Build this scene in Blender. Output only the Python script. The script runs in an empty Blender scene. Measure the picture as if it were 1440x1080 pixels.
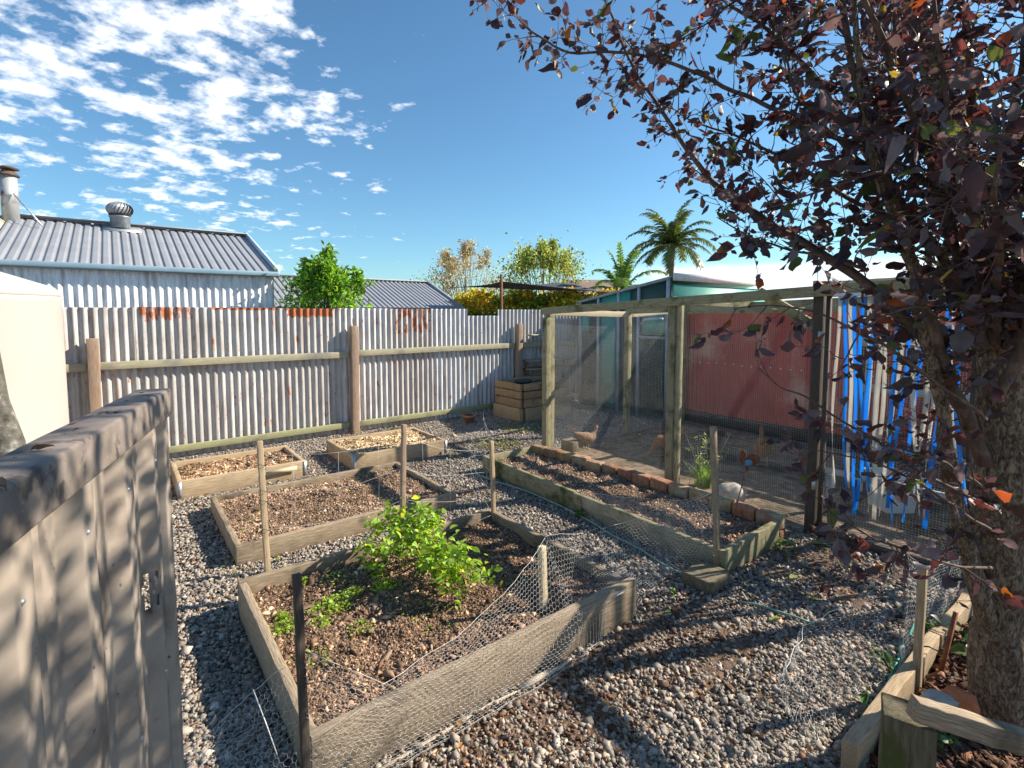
import bpy, math, random
import numpy as np
from mathutils import Vector, Matrix, noise as mnoise
R = math.radians
random.seed(7); rng = np.random.default_rng(7)
sc = bpy.context.scene
# ------------------------------------------------------------------ camera
H = 1.9; FP = 720.0; PITCH = R(4.1)
cam = bpy.data.cameras.new('camera'); cam.sensor_width = 36; cam.lens = 18.0
cam.shift_y = -48/1440; cam.clip_start = 0.02; cam.clip_end = 2000
co = bpy.data.objects.new('camera', cam); sc.collection.objects.link(co)
co.location = (0, 0, H); co.rotation_euler = (R(90)-PITCH, 0, 0); sc.camera = co
sc.render.resolution_x = 1024; sc.render.resolution_y = 768
sc.view_settings.view_transform = 'Standard'; sc.view_settings.look = 'None'
sc.view_settings.gamma = 1; sc.view_settings.exposure = 0.93
# ------------------------------------------------------------------ light
SAZ = R(14); SEL = R(34)          # azimuth from +X towards +Y
sdir = Vector((math.cos(SAZ)*math.cos(SEL), math.sin(SAZ)*math.cos(SEL), math.sin(SEL)))
sl = bpy.data.lights.new('sun', 'SUN'); sl.energy = 5.0; sl.angle = R(0.5); sl.color = (1, 0.90, 0.75)
so = bpy.data.objects.new('sun', sl); sc.collection.objects.link(so)
so.rotation_euler = (-sdir).to_track_quat('-Z', 'Y').to_euler(); so.location = (20, 8, 20)
w = bpy.data.worlds.new('World'); sc.world = w; w.use_nodes = True
nt = w.node_tree; nt.nodes.clear()
def ND(nt, t, **k):
    n = nt.nodes.new(t)
    for a, b in k.items():
        if a.startswith('i_'):
            key = a[2:]; key = int(key) if key.isdigit() else key
            n.inputs[key].default_value = b
        else: setattr(n, a, b)
    return n
def LK(nt, a, b): nt.links.new(a, b)
def MATH(nt, op, a, b=None, c=None, clamp=False):
    n = nt.nodes.new('ShaderNodeMath'); n.operation = op; n.use_clamp = clamp
    for i, v in enumerate((a, b, c)):
        if v is None: continue
        if isinstance(v, (int, float)): n.inputs[i].default_value = v
        else: nt.links.new(v, n.inputs[i])
    return n.outputs[0]
def MIX(nt, fac, a, b, mode='MIX'):
    n = nt.nodes.new('ShaderNodeMix'); n.data_type = 'RGBA'; n.blend_type = mode
    for i, v in ((0, fac), (6, a), (7, b)):
        if isinstance(v, (int, float)): n.inputs[i].default_value = v
        elif isinstance(v, tuple): n.inputs[i].default_value = (*v, 1) if len(v) == 3 else v
        else: nt.links.new(v, n.inputs[i])
    return n.outputs[2]
def SMOOTH(nt, v, a, b):
    n = nt.nodes.new('ShaderNodeMapRange'); n.interpolation_type = 'SMOOTHSTEP'
    nt.links.new(v, n.inputs[0]); n.inputs[1].default_value = a; n.inputs[2].default_value = b
    return n.outputs[0]
sky = ND(nt, 'ShaderNodeTexSky', sky_type='NISHITA', sun_disc=False)
sky.sun_elevation = SEL; sky.sun_rotation = R(90)-SAZ; sky.air_density = 1.0; sky.dust_density = 0.35; sky.ozone_density = 2.2
tc = ND(nt, 'ShaderNodeTexCoord'); sep = ND(nt, 'ShaderNodeSeparateXYZ'); LK(nt, tc.outputs['Generated'], sep.inputs[0])
zz = MATH(nt, 'MAXIMUM', sep.outputs[2], 0.0); zd = MATH(nt, 'ADD', zz, 0.20)
cx = MATH(nt, 'DIVIDE', sep.outputs[0], zd); cy = MATH(nt, 'DIVIDE', sep.outputs[1], zd)
cmb = ND(nt, 'ShaderNodeCombineXYZ'); LK(nt, cx, cmb.inputs[0]); LK(nt, cy, cmb.inputs[1])
mp = ND(nt, 'ShaderNodeMapping'); LK(nt, cmb.outputs[0], mp.inputs[0]); mp.inputs['Rotation'].default_value = (0, 0, R(-50)); mp.inputs['Scale'].default_value = (1.0, 1.12, 1)
n1 = ND(nt, 'ShaderNodeTexNoise', i_Scale=9.5, i_Detail=8.0, i_Roughness=0.6, i_Distortion=0.1); LK(nt, mp.outputs[0], n1.inputs['Vector'])
n2 = ND(nt, 'ShaderNodeTexNoise', i_Scale=2.8, i_Detail=4.0, i_Roughness=0.55); LK(nt, mp.outputs[0], n2.inputs['Vector'])
# large bank, centred on the upper left of the sky
def dirmask(v, a, b):
    vn = ND(nt, 'ShaderNodeVectorMath', operation='DOT_PRODUCT'); LK(nt, tc.outputs['Generated'], vn.inputs[0]); vn.inputs[1].default_value = v
    return SMOOTH(nt, vn.outputs['Value'], a, b)
def rayv(px, py):
    x = (px-720)/FP; y = -(py-492)/FP
    return Vector((x, math.cos(PITCH)+y*math.sin(PITCH), -math.sin(PITCH)+y*math.cos(PITCH)))
m1 = dirmask(rayv(110, -60).normalized(), 0.84, 0.995)
m2 = dirmask(rayv(380, 310).normalized(), 0.955, 0.999)
m3 = dirmask(rayv(590, -20).normalized(), 0.985, 0.9995)
m = MATH(nt, 'MAXIMUM', m1, MATH(nt, 'MULTIPLY', m2, 0.66)); m = MATH(nt, 'MAXIMUM', m, MATH(nt, 'MULTIPLY', m3, 0.55))
val = MATH(nt, 'ADD', MATH(nt, 'MULTIPLY', n1.outputs[0], 0.6), MATH(nt, 'MULTIPLY', n2.outputs[0], 0.4))
thr = MATH(nt, 'SUBTRACT', 0.685, MATH(nt, 'MULTIPLY', m, 0.228))
cl = MATH(nt, 'MULTIPLY', MATH(nt, 'SUBTRACT', val, thr), 9.0, clamp=True)
cl = MATH(nt, 'MULTIPLY', cl, SMOOTH(nt, m, 0.0, 0.15))
# low bright bank near the horizon on the right
az = MATH(nt, 'ARCTAN2', sep.outputs[0], sep.outputs[1])
mp2 = ND(nt, 'ShaderNodeCombineXYZ'); LK(nt, MATH(nt, 'MULTIPLY', az, 5.0), mp2.inputs[0]); LK(nt, MATH(nt, 'MULTIPLY', zz, 26.0), mp2.inputs[1])
n3 = ND(nt, 'ShaderNodeTexNoise', i_Scale=1.0, i_Detail=6.0, i_Roughness=0.55); LK(nt, mp2.outputs[0], n3.inputs['Vector'])
band = MATH(nt, 'MULTIPLY', SMOOTH(nt, az, 0.18, 0.34), SMOOTH(nt, MATH(nt, 'MULTIPLY', zz, -1.0), -0.094, -0.072))
cl3 = MATH(nt, 'MULTIPLY', band, SMOOTH(nt, n3.outputs[0], 0.28, 0.46))
cl = MATH(nt, 'MAXIMUM', cl, cl3)
skc = MIX(nt, 1.0, sky.outputs[0], (0.46, 0.66, 0.73), 'MULTIPLY')
cshade = MIX(nt, SMOOTH(nt, n1.outputs[0], 0.45, 0.75), (5.2, 5.5, 6.0), (7.4, 7.4, 7.4))
col = MIX(nt, MATH(nt, 'MULTIPLY', cl, 0.95), skc, cshade)
bg = ND(nt, 'ShaderNodeBackground'); LK(nt, col, bg.inputs[0]); bg.inputs[1].default_value = 0.12
ow = ND(nt, 'ShaderNodeOutputWorld'); LK(nt, bg.outputs[0], ow.inputs[0])

# ------------------------------------------------------------------ frames of reference
A = R(37.5); D2 = (math.cos(A), math.sin(A)); N2 = (math.sin(A), -math.cos(A)); O2 = (-2.532, 8.067)
def UV(u, v, z=0.0):            # garden frame: u along the back fence, v out from it
    return Vector((O2[0]+u*D2[0]+v*N2[0], O2[1]+u*D2[1]+v*N2[1], z))
def G(px, py, z=0.0):
    r = rayv(px, py); t = (z-H)/r.z; return Vector((0, 0, H))+r*t
def V(px, py, Y):
    r = rayv(px, py); return Vector((0, 0, H))+r*(Y/r.y)
DU = Vector((D2[0], D2[1], 0)); DV = Vector((N2[0], N2[1], 0)); DZ = Vector((0, 0, 1))

# ------------------------------------------------------------------ object helpers
WI = {}
def thing(name, label, cat, loc=(0, 0, 0), rotz=0.0, group=None):
    o = bpy.data.objects.new(name, None); sc.collection.objects.link(o)
    o.empty_display_size = 0.1
    o.location = loc; o.rotation_euler = (0, 0, rotz); o['label'] = label; o['category'] = cat
    if group: o['group'] = group
    WI[o.name] = (Matrix.Translation(Vector(loc)) @ Matrix.Rotation(rotz, 4, 'Z')).inverted()
    return o
def tag(o, label=None, cat=None, group=None, kind=None):
    if label: o['label'] = label
    if cat: o['category'] = cat
    if group: o['group'] = group
    if kind: o['kind'] = kind
    return o
def mesh_np(name, verts, faces, mat, parent=None, tone=None, gc=None, smooth=False, rust=None):
    verts = np.asarray(verts, dtype=np.float64).reshape(-1, 3)
    if parent is not None and parent.name in WI:
        M = np.array(WI[parent.name]); verts = verts @ M[:3, :3].T + M[:3, 3]
    me = bpy.data.meshes.new(name)
    me.vertices.add(len(verts)); me.vertices.foreach_set('co', verts.ravel().astype(np.float32))
    if isinstance(faces, np.ndarray):
        k = faces.shape[1]; nf = len(faces)
        ls = np.arange(nf, dtype=np.int32)*k; lt = np.full(nf, k, dtype=np.int32); li = faces.ravel().astype(np.int32)
    else:
        lt = np.array([len(f) for f in faces], dtype=np.int32); ls = np.concatenate(([0], np.cumsum(lt)[:-1])).astype(np.int32)
        li = np.array([i for f in faces for i in f], dtype=np.int32); nf = len(faces)
    me.loops.add(len(li)); me.loops.foreach_set('vertex_index', li)
    me.polygons.add(nf); me.polygons.foreach_set('loop_start', ls); me.polygons.foreach_set('loop_total', lt)
    if smooth: me.polygons.foreach_set('use_smooth', np.ones(nf, dtype=bool))
    me.update(calc_edges=True)
    if tone is not None:
        a = me.attributes.new('tone', 'FLOAT_COLOR', 'POINT'); t = np.ones((len(verts), 4), dtype=np.float32); t[:, :3] = tone
        a.data.foreach_set('color', t.ravel())
    if gc is not None:
        a = me.attributes.new('gc', 'FLOAT_VECTOR', 'POINT'); a.data.foreach_set('vector', np.asarray(gc, dtype=np.float32).ravel())
    if rust is not None:
        a = me.attributes.new('rust', 'FLOAT', 'POINT'); a.data.foreach_set('value', np.asarray(rust, dtype=np.float32).ravel())
    me.materials.append(mat)
    o = bpy.data.objects.new(name, me); sc.collection.objects.link(o)
    if parent is not None:
        o.parent = parent
        WI[o.name] = WI.get(parent.name, Matrix.Identity(4))
    return o
def copy_tree(o, parent=None):
    c = o.copy(); sc.collection.objects.link(c)
    if parent is not None: c.parent = parent
    for ch in [x for x in bpy.data.objects if x.parent == o]: copy_tree(ch, c)
    return c
class MB:
    def __init__(s): s.v = []; s.f = []; s.g = []; s.t = []
    def add(s, vs, fs, gs=None, t=(1, 1, 1)):
        b = len(s.v); s.v += [tuple(x) for x in vs]; s.f += [tuple(i+b for i in f) for f in fs]
        s.g += [tuple(x) for x in (gs if gs is not None else vs)]; s.t += [t]*len(vs)
    def beam(s, p0, p1, w, h, up=DZ, n=1, jit=0.0, w1=None, h1=None, t=(1, 1, 1)):
        p0 = Vector(p0); p1 = Vector(p1); a = (p1-p0); L = a.length; a.normalize()
        up = Vector(up); sd = a.cross(up)
        if sd.length < 1e-4: sd = a.cross(Vector((1, 0, 0)))
        sd.normalize(); up = sd.cross(a).normalized()
        ox, oy = random.random()*50, random.random()*50
        vs, gs, fs = [], [], []
        for i in range(n+1):
            k = i/n; W = w+((w1 if w1 is not None else w)-w)*k; HH = h+((h1 if h1 is not None else h)-h)*k
            c = p0+a*(L*k)+sd*random.uniform(-jit, jit)+up*random.uniform(-jit, jit)
            for (x, y) in ((-.5, -.5), (.5, -.5), (.5, .5), (-.5, .5)):
                vs.append(c+sd*(x*W+random.uniform(-jit, jit)*.5)+up*(y*HH+random.uniform(-jit, jit)*.5))
                gs.append((ox+L*k, oy+x*W, y*HH))
        fs.append((0, 3, 2, 1)); m = n*4; fs.append((m, m+1, m+2, m+3))
        for i in range(n):
            for j in range(4):
                a0 = i*4+j; a1 = i*4+(j+1) % 4; fs.append((a0, a1, a1+4, a0+4))
        s.add(vs, fs, gs, t); return s
    def tube(s, pts, rad, k=6, cap=True, t=(1, 1, 1), rough=0.0):
        pts = [Vector(p) for p in pts]; n = len(pts)
        if isinstance(rad, (int, float)): rad = [rad]*n
        d = (pts[1]-pts[0]).normalized(); x = d.orthogonal().normalized(); vs, gs, fs = [], [], []; L = 0; o = random.random()*30
        for i in range(n):
            if i: L += (pts[i]-pts[i-1]).length
            dd = (pts[min(i+1, n-1)]-pts[max(i-1, 0)]);
            if dd.length > 1e-9: d = dd.normalized()
            x = (x-d*x.dot(d)); x = x.normalized() if x.length > 1e-6 else d.orthogonal().normalized(); y = d.cross(x)
            for j in range(k):
                an = 2*math.pi*j/k; r = rad[i]*(1+random.uniform(-rough, rough))
                vs.append(pts[i]+x*(r*math.cos(an))+y*(r*math.sin(an))); gs.append((o+L, rad[i]*math.cos(an), rad[i]*math.sin(an)))
        for i in range(n-1):
            for j in range(k): fs.append((i*k+j, i*k+(j+1) % k, (i+1)*k+(j+1) % k, (i+1)*k+j))
        if cap: fs.append(tuple(range(k))[::-1]); fs.append(tuple((n-1)*k+j for j in range(k)))
        s.add(vs, fs, gs, t); return s
    def lathe(s, c, prof, k=24, ax=None, t=(1, 1, 1)):
        c = Vector(c); vs, fs = [], []
        for (r, z) in prof:
            for j in range(k):
                an = 2*math.pi*j/k; vs.append(c+Vector((r*math.cos(an), r*math.sin(an), z)))
        for i in range(len(prof)-1):
            for j in range(k): fs.append((i*k+j, i*k+(j+1) % k, (i+1)*k+(j+1) % k, (i+1)*k+j))
        fs.append(tuple(range(k))[::-1]); fs.append(tuple((len(prof)-1)*k+j for j in range(k)))
        s.add(vs, fs, None, t); return s
    def blob(s, c, r, nu=14, nv=9, amp=0.15, fr=2.0, sq=1.0, t=(1, 1, 1), rot=0.0):
        c = Vector(c); vs, fs = [], []; o = Vector((random.random()*99, random.random()*99, 0)); cr, sr = math.cos(rot), math.sin(rot)
        for i in range(nv+1):
            ph = math.pi*i/nv
            for j in range(nu):
                th = 2*math.pi*j/nu; d = Vector((math.sin(ph)*math.cos(th), math.sin(ph)*math.sin(th), math.cos(ph)))
                e = Vector([math.copysign(abs(q)**sq, q) for q in d]); q = 1+amp*mnoise.noise(d*fr+o)
                x, y, z = e.x*r[0]*q, e.y*r[1]*q, e.z*r[2]*q
                vs.append(c+Vector((x*cr-y*sr, x*sr+y*cr, z)))
        for i in range(nv):
            for j in range(nu): fs.append((i*nu+j, (i+1)*nu+j, (i+1)*nu+(j+1) % nu, i*nu+(j+1) % nu))
        s.add(vs, fs, None, t); return s
    def build(s, name, mat, parent=None, smooth=False, bevel=0.0, rust=None):
        tn = np.array(s.t) if any(x != (1, 1, 1) for x in s.t) else None
        o = mesh_np(name, s.v, s.f, mat, parent, gc=s.g, tone=tn if tn is not None else np.ones((len(s.v), 3)), smooth=smooth)
        if bevel:
            b = o.modifiers.new('bevel', 'BEVEL'); b.width = bevel; b.segments = 2; b.limit_method = 'ANGLE'; b.angle_limit = R(40)
        return o
def struct(o): o['kind'] = 'structure'; return o

# ------------------------------------------------------------------ materials
def new_mat(name):
    m = bpy.data.materials.new(name); m.use_nodes = True; nt = m.node_tree
    return m, nt, nt.nodes['Principled BSDF']
def RAMP(nt, v, stops):
    n = nt.nodes.new('ShaderNodeValToRGB'); e = n.color_ramp.elements
    while len(e) < len(stops): e.new(0.5)
    for i, (p, c) in enumerate(stops): e[i].position = p; e[i].color = (*c, 1)
    nt.links.new(v, n.inputs[0]); return n.outputs[0]
def pmat(name, stops, scale=5, detail=6, rough=0.8, bump=0.3, bdist=0.005, stretch=(1, 1, 1), metal=0.0, coord='gc', dist=0.0, stain=None, bscale=None, tone=True, spec=0.4, trans=0.0, specks=None):
    m, nt, b = new_mat(name)
    at = ND(nt, 'ShaderNodeAttribute', attribute_name=coord) if coord in ('gc',) else ND(nt, 'ShaderNodeTexCoord')
    vec = at.outputs['Vector'] if coord == 'gc' else at.outputs['Object']
    mp = ND(nt, 'ShaderNodeMapping'); mp.inputs['Scale'].default_value = stretch; LK(nt, vec, mp.inputs[0])
    n = ND(nt, 'ShaderNodeTexNoise', i_Scale=float(scale), i_Detail=float(detail), i_Roughness=0.62, i_Distortion=dist); LK(nt, mp.outputs[0], n.inputs['Vector'])
    c = RAMP(nt, n.outputs[0], stops)
    if stain:
        ns = ND(nt, 'ShaderNodeTexNoise', i_Scale=float(stain[1]), i_Detail=5.0, i_Roughness=0.6); LK(nt, vec, ns.inputs['Vector'])
        c = MIX(nt, SMOOTH(nt, ns.outputs[0], stain[2], stain[3]), c, stain[0])
    if tone:
        a = ND(nt, 'ShaderNodeAttribute', attribute_name='tone'); c = MIX(nt, 1.0, c, a.outputs['Color'], 'MULTIPLY')
    if specks:
        nk = ND(nt, 'ShaderNodeTexNoise', i_Scale=float(specks[1]), i_Detail=6.0, i_Roughness=0.7); LK(nt, vec, nk.inputs['Vector'])
        c = MIX(nt, SMOOTH(nt, nk.outputs[0], specks[2], specks[3]), c, specks[0])
    LK(nt, c, b.inputs['Base Color']); b.inputs['Roughness'].default_value = rough; b.inputs['Metallic'].default_value = metal
    b.inputs['Specular IOR Level'].default_value = spec
    if bump:
        bn = ND(nt, 'ShaderNodeBump', i_Strength=bump, i_Distance=bdist)
        if bscale:
            n = ND(nt, 'ShaderNodeTexNoise', i_Scale=float(bscale), i_Detail=5.0, i_Roughness=0.6); LK(nt, mp.outputs[0], n.inputs['Vector'])
        LK(nt, n.outputs[0], bn.inputs['Height']); LK(nt, bn.outputs[0], b.inputs['Normal'])
    return m
ws = (2.2, 30, 30)
M = {}
M['wood_grey'] = pmat('weathered timber', [(.25, (.11, .082, .055)), (.5, (.32, .245, .165)), (.75, (.50, .40, .28))], 6, 8, .85, .7, .004, ws, stain=((.085, .065, .045), 3, .52, .75))
M['wood_tan'] = pmat('tan timber', [(.25, (.22, .15, .09)), (.5, (.42, .31, .19)), (.8, (.58, .45, .30))], 5, 7, .8, .45, .003, ws, stain=((.2, .17, .12), 3, .55, .75))
M['wood_green'] = pmat('mossy treated timber', [(.25, (.13, .115, .06)), (.5, (.29, .26, .15)), (.8, (.44, .40, .27))], 5, 7, .85, .5, .004, ws, stain=((.06, .075, .02), 4, .5, .68))
M['wood_pale'] = pmat('pale new timber', [(.2, (.40, .31, .19)), (.5, (.58, .48, .31)), (.8, (.70, .60, .42))], 5, 6, .75, .3, .003, ws)
M['wood_brown'] = pmat('brown post timber', [(.25, (.19, .125, .085)), (.5, (.33, .23, .165)), (.8, (.45, .34, .25))], 5, 7, .85, .5, .004, ws)
M['wood_dark'] = pmat('dark stained timber', [(.25, (.03, .024, .02)), (.6, (.085, .065, .05)), (.85, (.17, .13, .10))], 6, 7, .8, .6, .004, ws)
M['rail'] = pmat('greenish rail timber', [(.25, (.26, .235, .15)), (.5, (.40, .37, .25)), (.8, (.50, .46, .34))], 5, 6, .8, .3, .003, ws, stain=((.24, .23, .2), 3, .5, .7))
M['log'] = pmat('peeling bark', [(.3, (.45, .36, .27)), (.7, (.72, .63, .52))], 6, 6, .8, .4, .004, (1, 8, 8))
M['stone'] = pmat('gravel stone', [(.3, (.75, .75, .75)), (.7, (1.1, 1.08, 1.05))], 60, 3, .75, .3, .002, coord='obj')
M['soilclod'] = pmat('soil crumbs', [(.3, (.7, .7, .7)), (.7, (1.15, 1.1, 1.05))], 80, 3, .95, .3, .002, coord='obj', spec=.2)
M['soil'] = pmat('garden soil', [(.28, (.06, .038, .026)), (.5, (.165, .11, .076)), (.75, (.29, .20, .14))], 34, 9, .95, 1.0, .02, coord='obj', stain=((.30, .20, .125), 3, .56, .8), spec=.2)
M['mulch'] = pmat('straw mulch', [(.3, (.34, .22, .12)), (.5, (.66, .47, .27)), (.75, (.85, .67, .42))], 50, 9, .95, 1.0, .02, coord='obj', spec=.2)
M['aviary_soil'] = pmat('trodden earth', [(.3, (.09, .064, .044)), (.55, (.23, .17, .118)), (.8, (.40, .31, .21))], 9, 10, .95, 1.0, .02, coord='obj', stain=((.07, .06, .04), 1.6, .45, .7), spec=.2)
M['galv_wire'] = pmat('galvanised wire', [(.3, (.36, .36, .36)), (.7, (.66, .66, .65))], 20, 3, .5, 0, metal=0.35)
M['mesh_wire'] = pmat('aviary mesh wire', [(.3, (.30, .30, .29)), (.7, (.48, .48, .46))], 6, 3, .5, 0, metal=0.3)
M['galv'] = pmat('galvanised plate', [(.3, (.35, .37, .40)), (.7, (.6, .62, .65))], 20, 4, .45, .1, metal=.6)
M['vent'] = pmat('weathered zinc', [(.3, (.22, .24, .26)), (.7, (.36, .38, .40))], 14, 4, .5, .1, metal=.5)
M['roof'] = pmat('grey steel roofing', [(.3, (.235, .245, .27)), (.7, (.29, .30, .325))], 2.5, 6, .45, .05, coord='obj', stretch=(1, 1, 1))
M['oldroof'] = pmat('lichened fibro roofing', [(.3, (.36, .30, .21)), (.7, (.60, .52, .40))], 6, 6, .85, .3, coord='obj')
M['gutter'] = pmat('blue grey gutter', [(.3, (.16, .25, .32)), (.7, (.21, .31, .38))], 3, 4, .4, .05)
M['barge'] = pmat('pale blue barge', [(.3, (.38, .50, .57)), (.7, (.46, .58, .64))], 3, 4, .4, .05)
M['flue'] = pmat('stained steel flue', [(.3, (.30, .30, .29)), (.7, (.52, .53, .53))], 4, 6, .5, .1, metal=.3, stretch=(1, 1, .3), stain=((.10, .065, .045), 4, .5, .68))
M['rustmetal'] = pmat('rust', [(.3, (.10, .035, .02)), (.7, (.28, .11, .055))], 25, 6, .85, .3)
M['tank'] = pmat('cream poly tank', [(.3, (.54, .475, .43)), (.7, (.61, .54, .49))], 1.2, 4, .5, .03, coord='obj')
M['tanpaint'] = pmat('tan steel sheet', [(.25, (.20, .17, .14)), (.5, (.31, .26, .215)), (.8, (.37, .315, .265))], 7, 9, .6, .12, .003, coord='obj', stain=((.15, .12, .10), 3.2, .50, .68), specks=((.07, .055, .045), 38, .64, .70))
M['cap'] = pmat('dusty capping', [(.25, (.10, .085, .075)), (.5, (.20, .165, .142)), (.8, (.30, .255, .22))], 9, 9, .7, .25, .003, coord='obj', stain=((.07, .06, .055), 14, .54, .64), specks=((.42, .38, .34), 55, .64, .72))
M['redwall'] = pmat('faded red steel', [(.3, (.42, .075, .06)), (.7, (.55, .12, .095))], 1.5, 7, .6, .08, coord='obj', stain=((.60, .33, .24), 1.1, .54, .72))
M['green'] = pmat('green shed cladding', [(.3, (.03, .26, .21)), (.7, (.05, .36, .29))], 1.2, 5, .5, .05, coord='obj')
M['green_pale'] = pmat('green translucent sheet', [(.3, (.10, .36, .28)), (.7, (.15, .45, .35))], 3, 4, .35, 0, coord='obj')
M['darkgreen'] = pmat('dark green panel', [(.3, (.018, .055, .05)), (.7, (.035, .085, .075))], 1.5, 5, .55, .05, coord='obj')
M['white'] = pmat('weathered white paint', [(.3, (.60, .60, .58)), (.7, (.76, .76, .74))], 6, 5, .55, .1)
M['grey_frame'] = pmat('grey painted frame', [(.3, (.25, .27, .29)), (.7, (.38, .40, .42))], 6, 5, .55, .1)
M['bluetape'] = pmat('blue plastic strip', [(.3, (.02, .20, .62)), (.7, (.03, .27, .75))], 3, 3, .35, 0)
M['whitetape'] = pmat('off white plastic strip', [(.3, (.60, .57, .50)), (.7, (.76, .73, .66))], 8, 4, .45, 0)
M['brick'] = pmat('old red brick', [(.3, (.20, .075, .045)), (.5, (.36, .15, .085)), (.75, (.48, .25, .15))], 16, 7, .9, .5, .005, stain=((.30, .25, .17), 9, .5, .7))
M['concrete'] = pmat('mossy concrete block', [(.3, (.12, .095, .06)), (.7, (.27, .22, .145))], 28, 8, .95, .6, .005, coord='obj', stain=((.12, .11, .045), 9, .5, .68))
M['rock'] = pmat('pale rock', [(.3, (.32, .28, .23)), (.7, (.52, .48, .42))], 12, 7, .9, .6, .008, coord='obj')
M['rock_orange'] = pmat('orange brick lump', [(.3, (.45, .10, .035)), (.7, (.62, .22, .10))], 18, 7, .9, .6, .006, coord='obj')
M['terracotta'] = pmat('terracotta', [(.3, (.40, .16, .08)), (.7, (.52, .24, .13))], 12, 5, .8, .2, coord='obj')
M['hose'] = pmat('pale green hose', [(.3, (.16, .33, .25)), (.7, (.28, .46, .36))], 10, 4, .45, 0)
M['hose_teal'] = pmat('teal hose', [(.3, (.03, .33, .27)), (.7, (.06, .44, .36))], 10, 4, .4, 0)
M['pipe'] = pmat('grey green pipe', [(.3, (.14, .20, .18)), (.7, (.24, .30, .27))], 10, 4, .5, 0)
M['sail'] = pmat('charcoal shade cloth', [(.3, (.045, .05, .06)), (.7, (.065, .07, .085))], 3, 3, .9, 0, coord='obj')
M['tile'] = pmat('brown tiled roof', [(.3, (.16, .11, .09)), (.7, (.25, .18, .15))], 8, 4, .85, .3, coord='obj')
M['bark'] = pmat('plum bark', [(.36, (.05, .033, .022)), (.5, (.165, .115, .074)), (.64, (.36, .265, .175))], 62, 9, .95, 1.0, .014, (1, 1, .45), stain=((.10, .045, .022), 5, .58, .62), dist=1.2, coord='obj')
M['bark_red'] = pmat('reddish branch bark', [(.3, (.05, .03, .024)), (.5, (.115, .072, .055)), (.7, (.21, .14, .105))], 34, 7, .85, .8, .006, (.5, 1, 1))
M['bark_grey'] = pmat('grey lichened bark', [(.3, (.04, .036, .03)), (.55, (.13, .12, .10)), (.75, (.38, .38, .33))], 18, 8, .95, .9, .012)
M['bark_far'] = pmat('pale far bark', [(.3, (.14, .10, .075)), (.7, (.30, .23, .18))], 8, 4, .9, .2)
M['hen'] = pmat('hen feathers', [(.3, (.20, .085, .035)), (.7, (.36, .18, .085))], 40, 5, .9, .4, coord='obj')
M['hen_pale'] = pmat('fawn feathers', [(.3, (.17, .10, .06)), (.7, (.34, .22, .14))], 40, 5, .9, .4, coord='obj')
M['comb'] = pmat('comb red', [(.3, (.5, .04, .03)), (.7, (.6, .06, .04))], 10, 2, .6, 0)
M['blue'] = pmat('blue enamel', [(.3, (.06, .24, .42)), (.7, (.09, .30, .5))], 10, 2, .6, 0)
M['black'] = pmat('black plastic', [(.3, (.02, .02, .02)), (.7, (.04, .04, .04))], 10, 2, .5, 0)
def leafmat(name, stops, trans=0.35, rough=0.5, scale=30, tcol=None):
    m, nt, b = new_mat(name)
    tcn = ND(nt, 'ShaderNodeTexCoord'); n = ND(nt, 'ShaderNodeTexNoise', i_Scale=float(scale), i_Detail=3.0); LK(nt, tcn.outputs['Object'], n.inputs['Vector'])
    c = RAMP(nt, n.outputs[0], stops); a = ND(nt, 'ShaderNodeAttribute', attribute_name='tone'); c = MIX(nt, 1.0, c, a.outputs['Color'], 'MULTIPLY')
    LK(nt, c, b.inputs['Base Color']); b.inputs['Roughness'].default_value = rough
    tr = ND(nt, 'ShaderNodeBsdfTranslucent')
    LK(nt, MIX(nt, 1.0, c, tcol or (1.6, 1.5, .8), 'MULTIPLY'), tr.inputs[0])
    mx = ND(nt, 'ShaderNodeMixShader'); mx.inputs[0].default_value = trans
    LK(nt, b.outputs[0], mx.inputs[1]); LK(nt, tr.outputs[0], mx.inputs[2])
    LK(nt, mx.outputs[0], nt.nodes['Material Output'].inputs[0]); return m
M['leaf_plum'] = leafmat('plum leaves', [(.3, (.85, .85, .85)), (.7, (1.15, 1.1, 1.1))], .38, .52, tcol=(1.7, 1.15, 1.0))
M['bluetape'] = leafmat('blue plastic strip', [(.3, (.05, .42, .92)), (.7, (.07, .50, .96))], .6, .3, 3, (1.0, 1.05, 1.05))
M['whitetape'] = leafmat('off white plastic strip', [(.3, (.74, .70, .62)), (.7, (.84, .81, .74))], .5, .4, 8, (1.0, 1.0, 1.0))
M['leaf'] = leafmat('green leaves', [(.3, (.75, .75, .75)), (.7, (1.2, 1.2, 1.1))], .4, .45)
# corrugated galvanised fence with per-vertex rust mask
m, nt2, b = new_mat('galvanised corrugated steel')
at = ND(nt2, 'ShaderNodeAttribute', attribute_name='gc'); mp_ = ND(nt2, 'ShaderNodeMapping'); mp_.inputs['Scale'].default_value = (7, 7, .9); LK(nt2, at.outputs['Vector'], mp_.inputs[0])
n = ND(nt2, 'ShaderNodeTexNoise', i_Scale=3.0, i_Detail=8.0, i_Roughness=.65); LK(nt2, mp_.outputs[0], n.inputs['Vector'])
nf = ND(nt2, 'ShaderNodeTexNoise', i_Scale=90.0, i_Detail=5.0, i_Roughness=.7); LK(nt2, at.outputs['Vector'], nf.inputs['Vector'])
mr_ = ND(nt2, 'ShaderNodeMapping'); mr_.inputs['Scale'].default_value = (1, 1, .38); LK(nt2, at.outputs['Vector'], mr_.inputs[0])
nr = ND(nt2, 'ShaderNodeTexNoise', i_Scale=13.0, i_Detail=9.0, i_Roughness=.7); LK(nt2, mr_.outputs[0], nr.inputs['Vector'])
c = RAMP(nt2, n.outputs[0], [(.28, (.40, .36, .33)), (.5, (.64, .635, .63)), (.75, (.80, .80, .79))])
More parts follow.
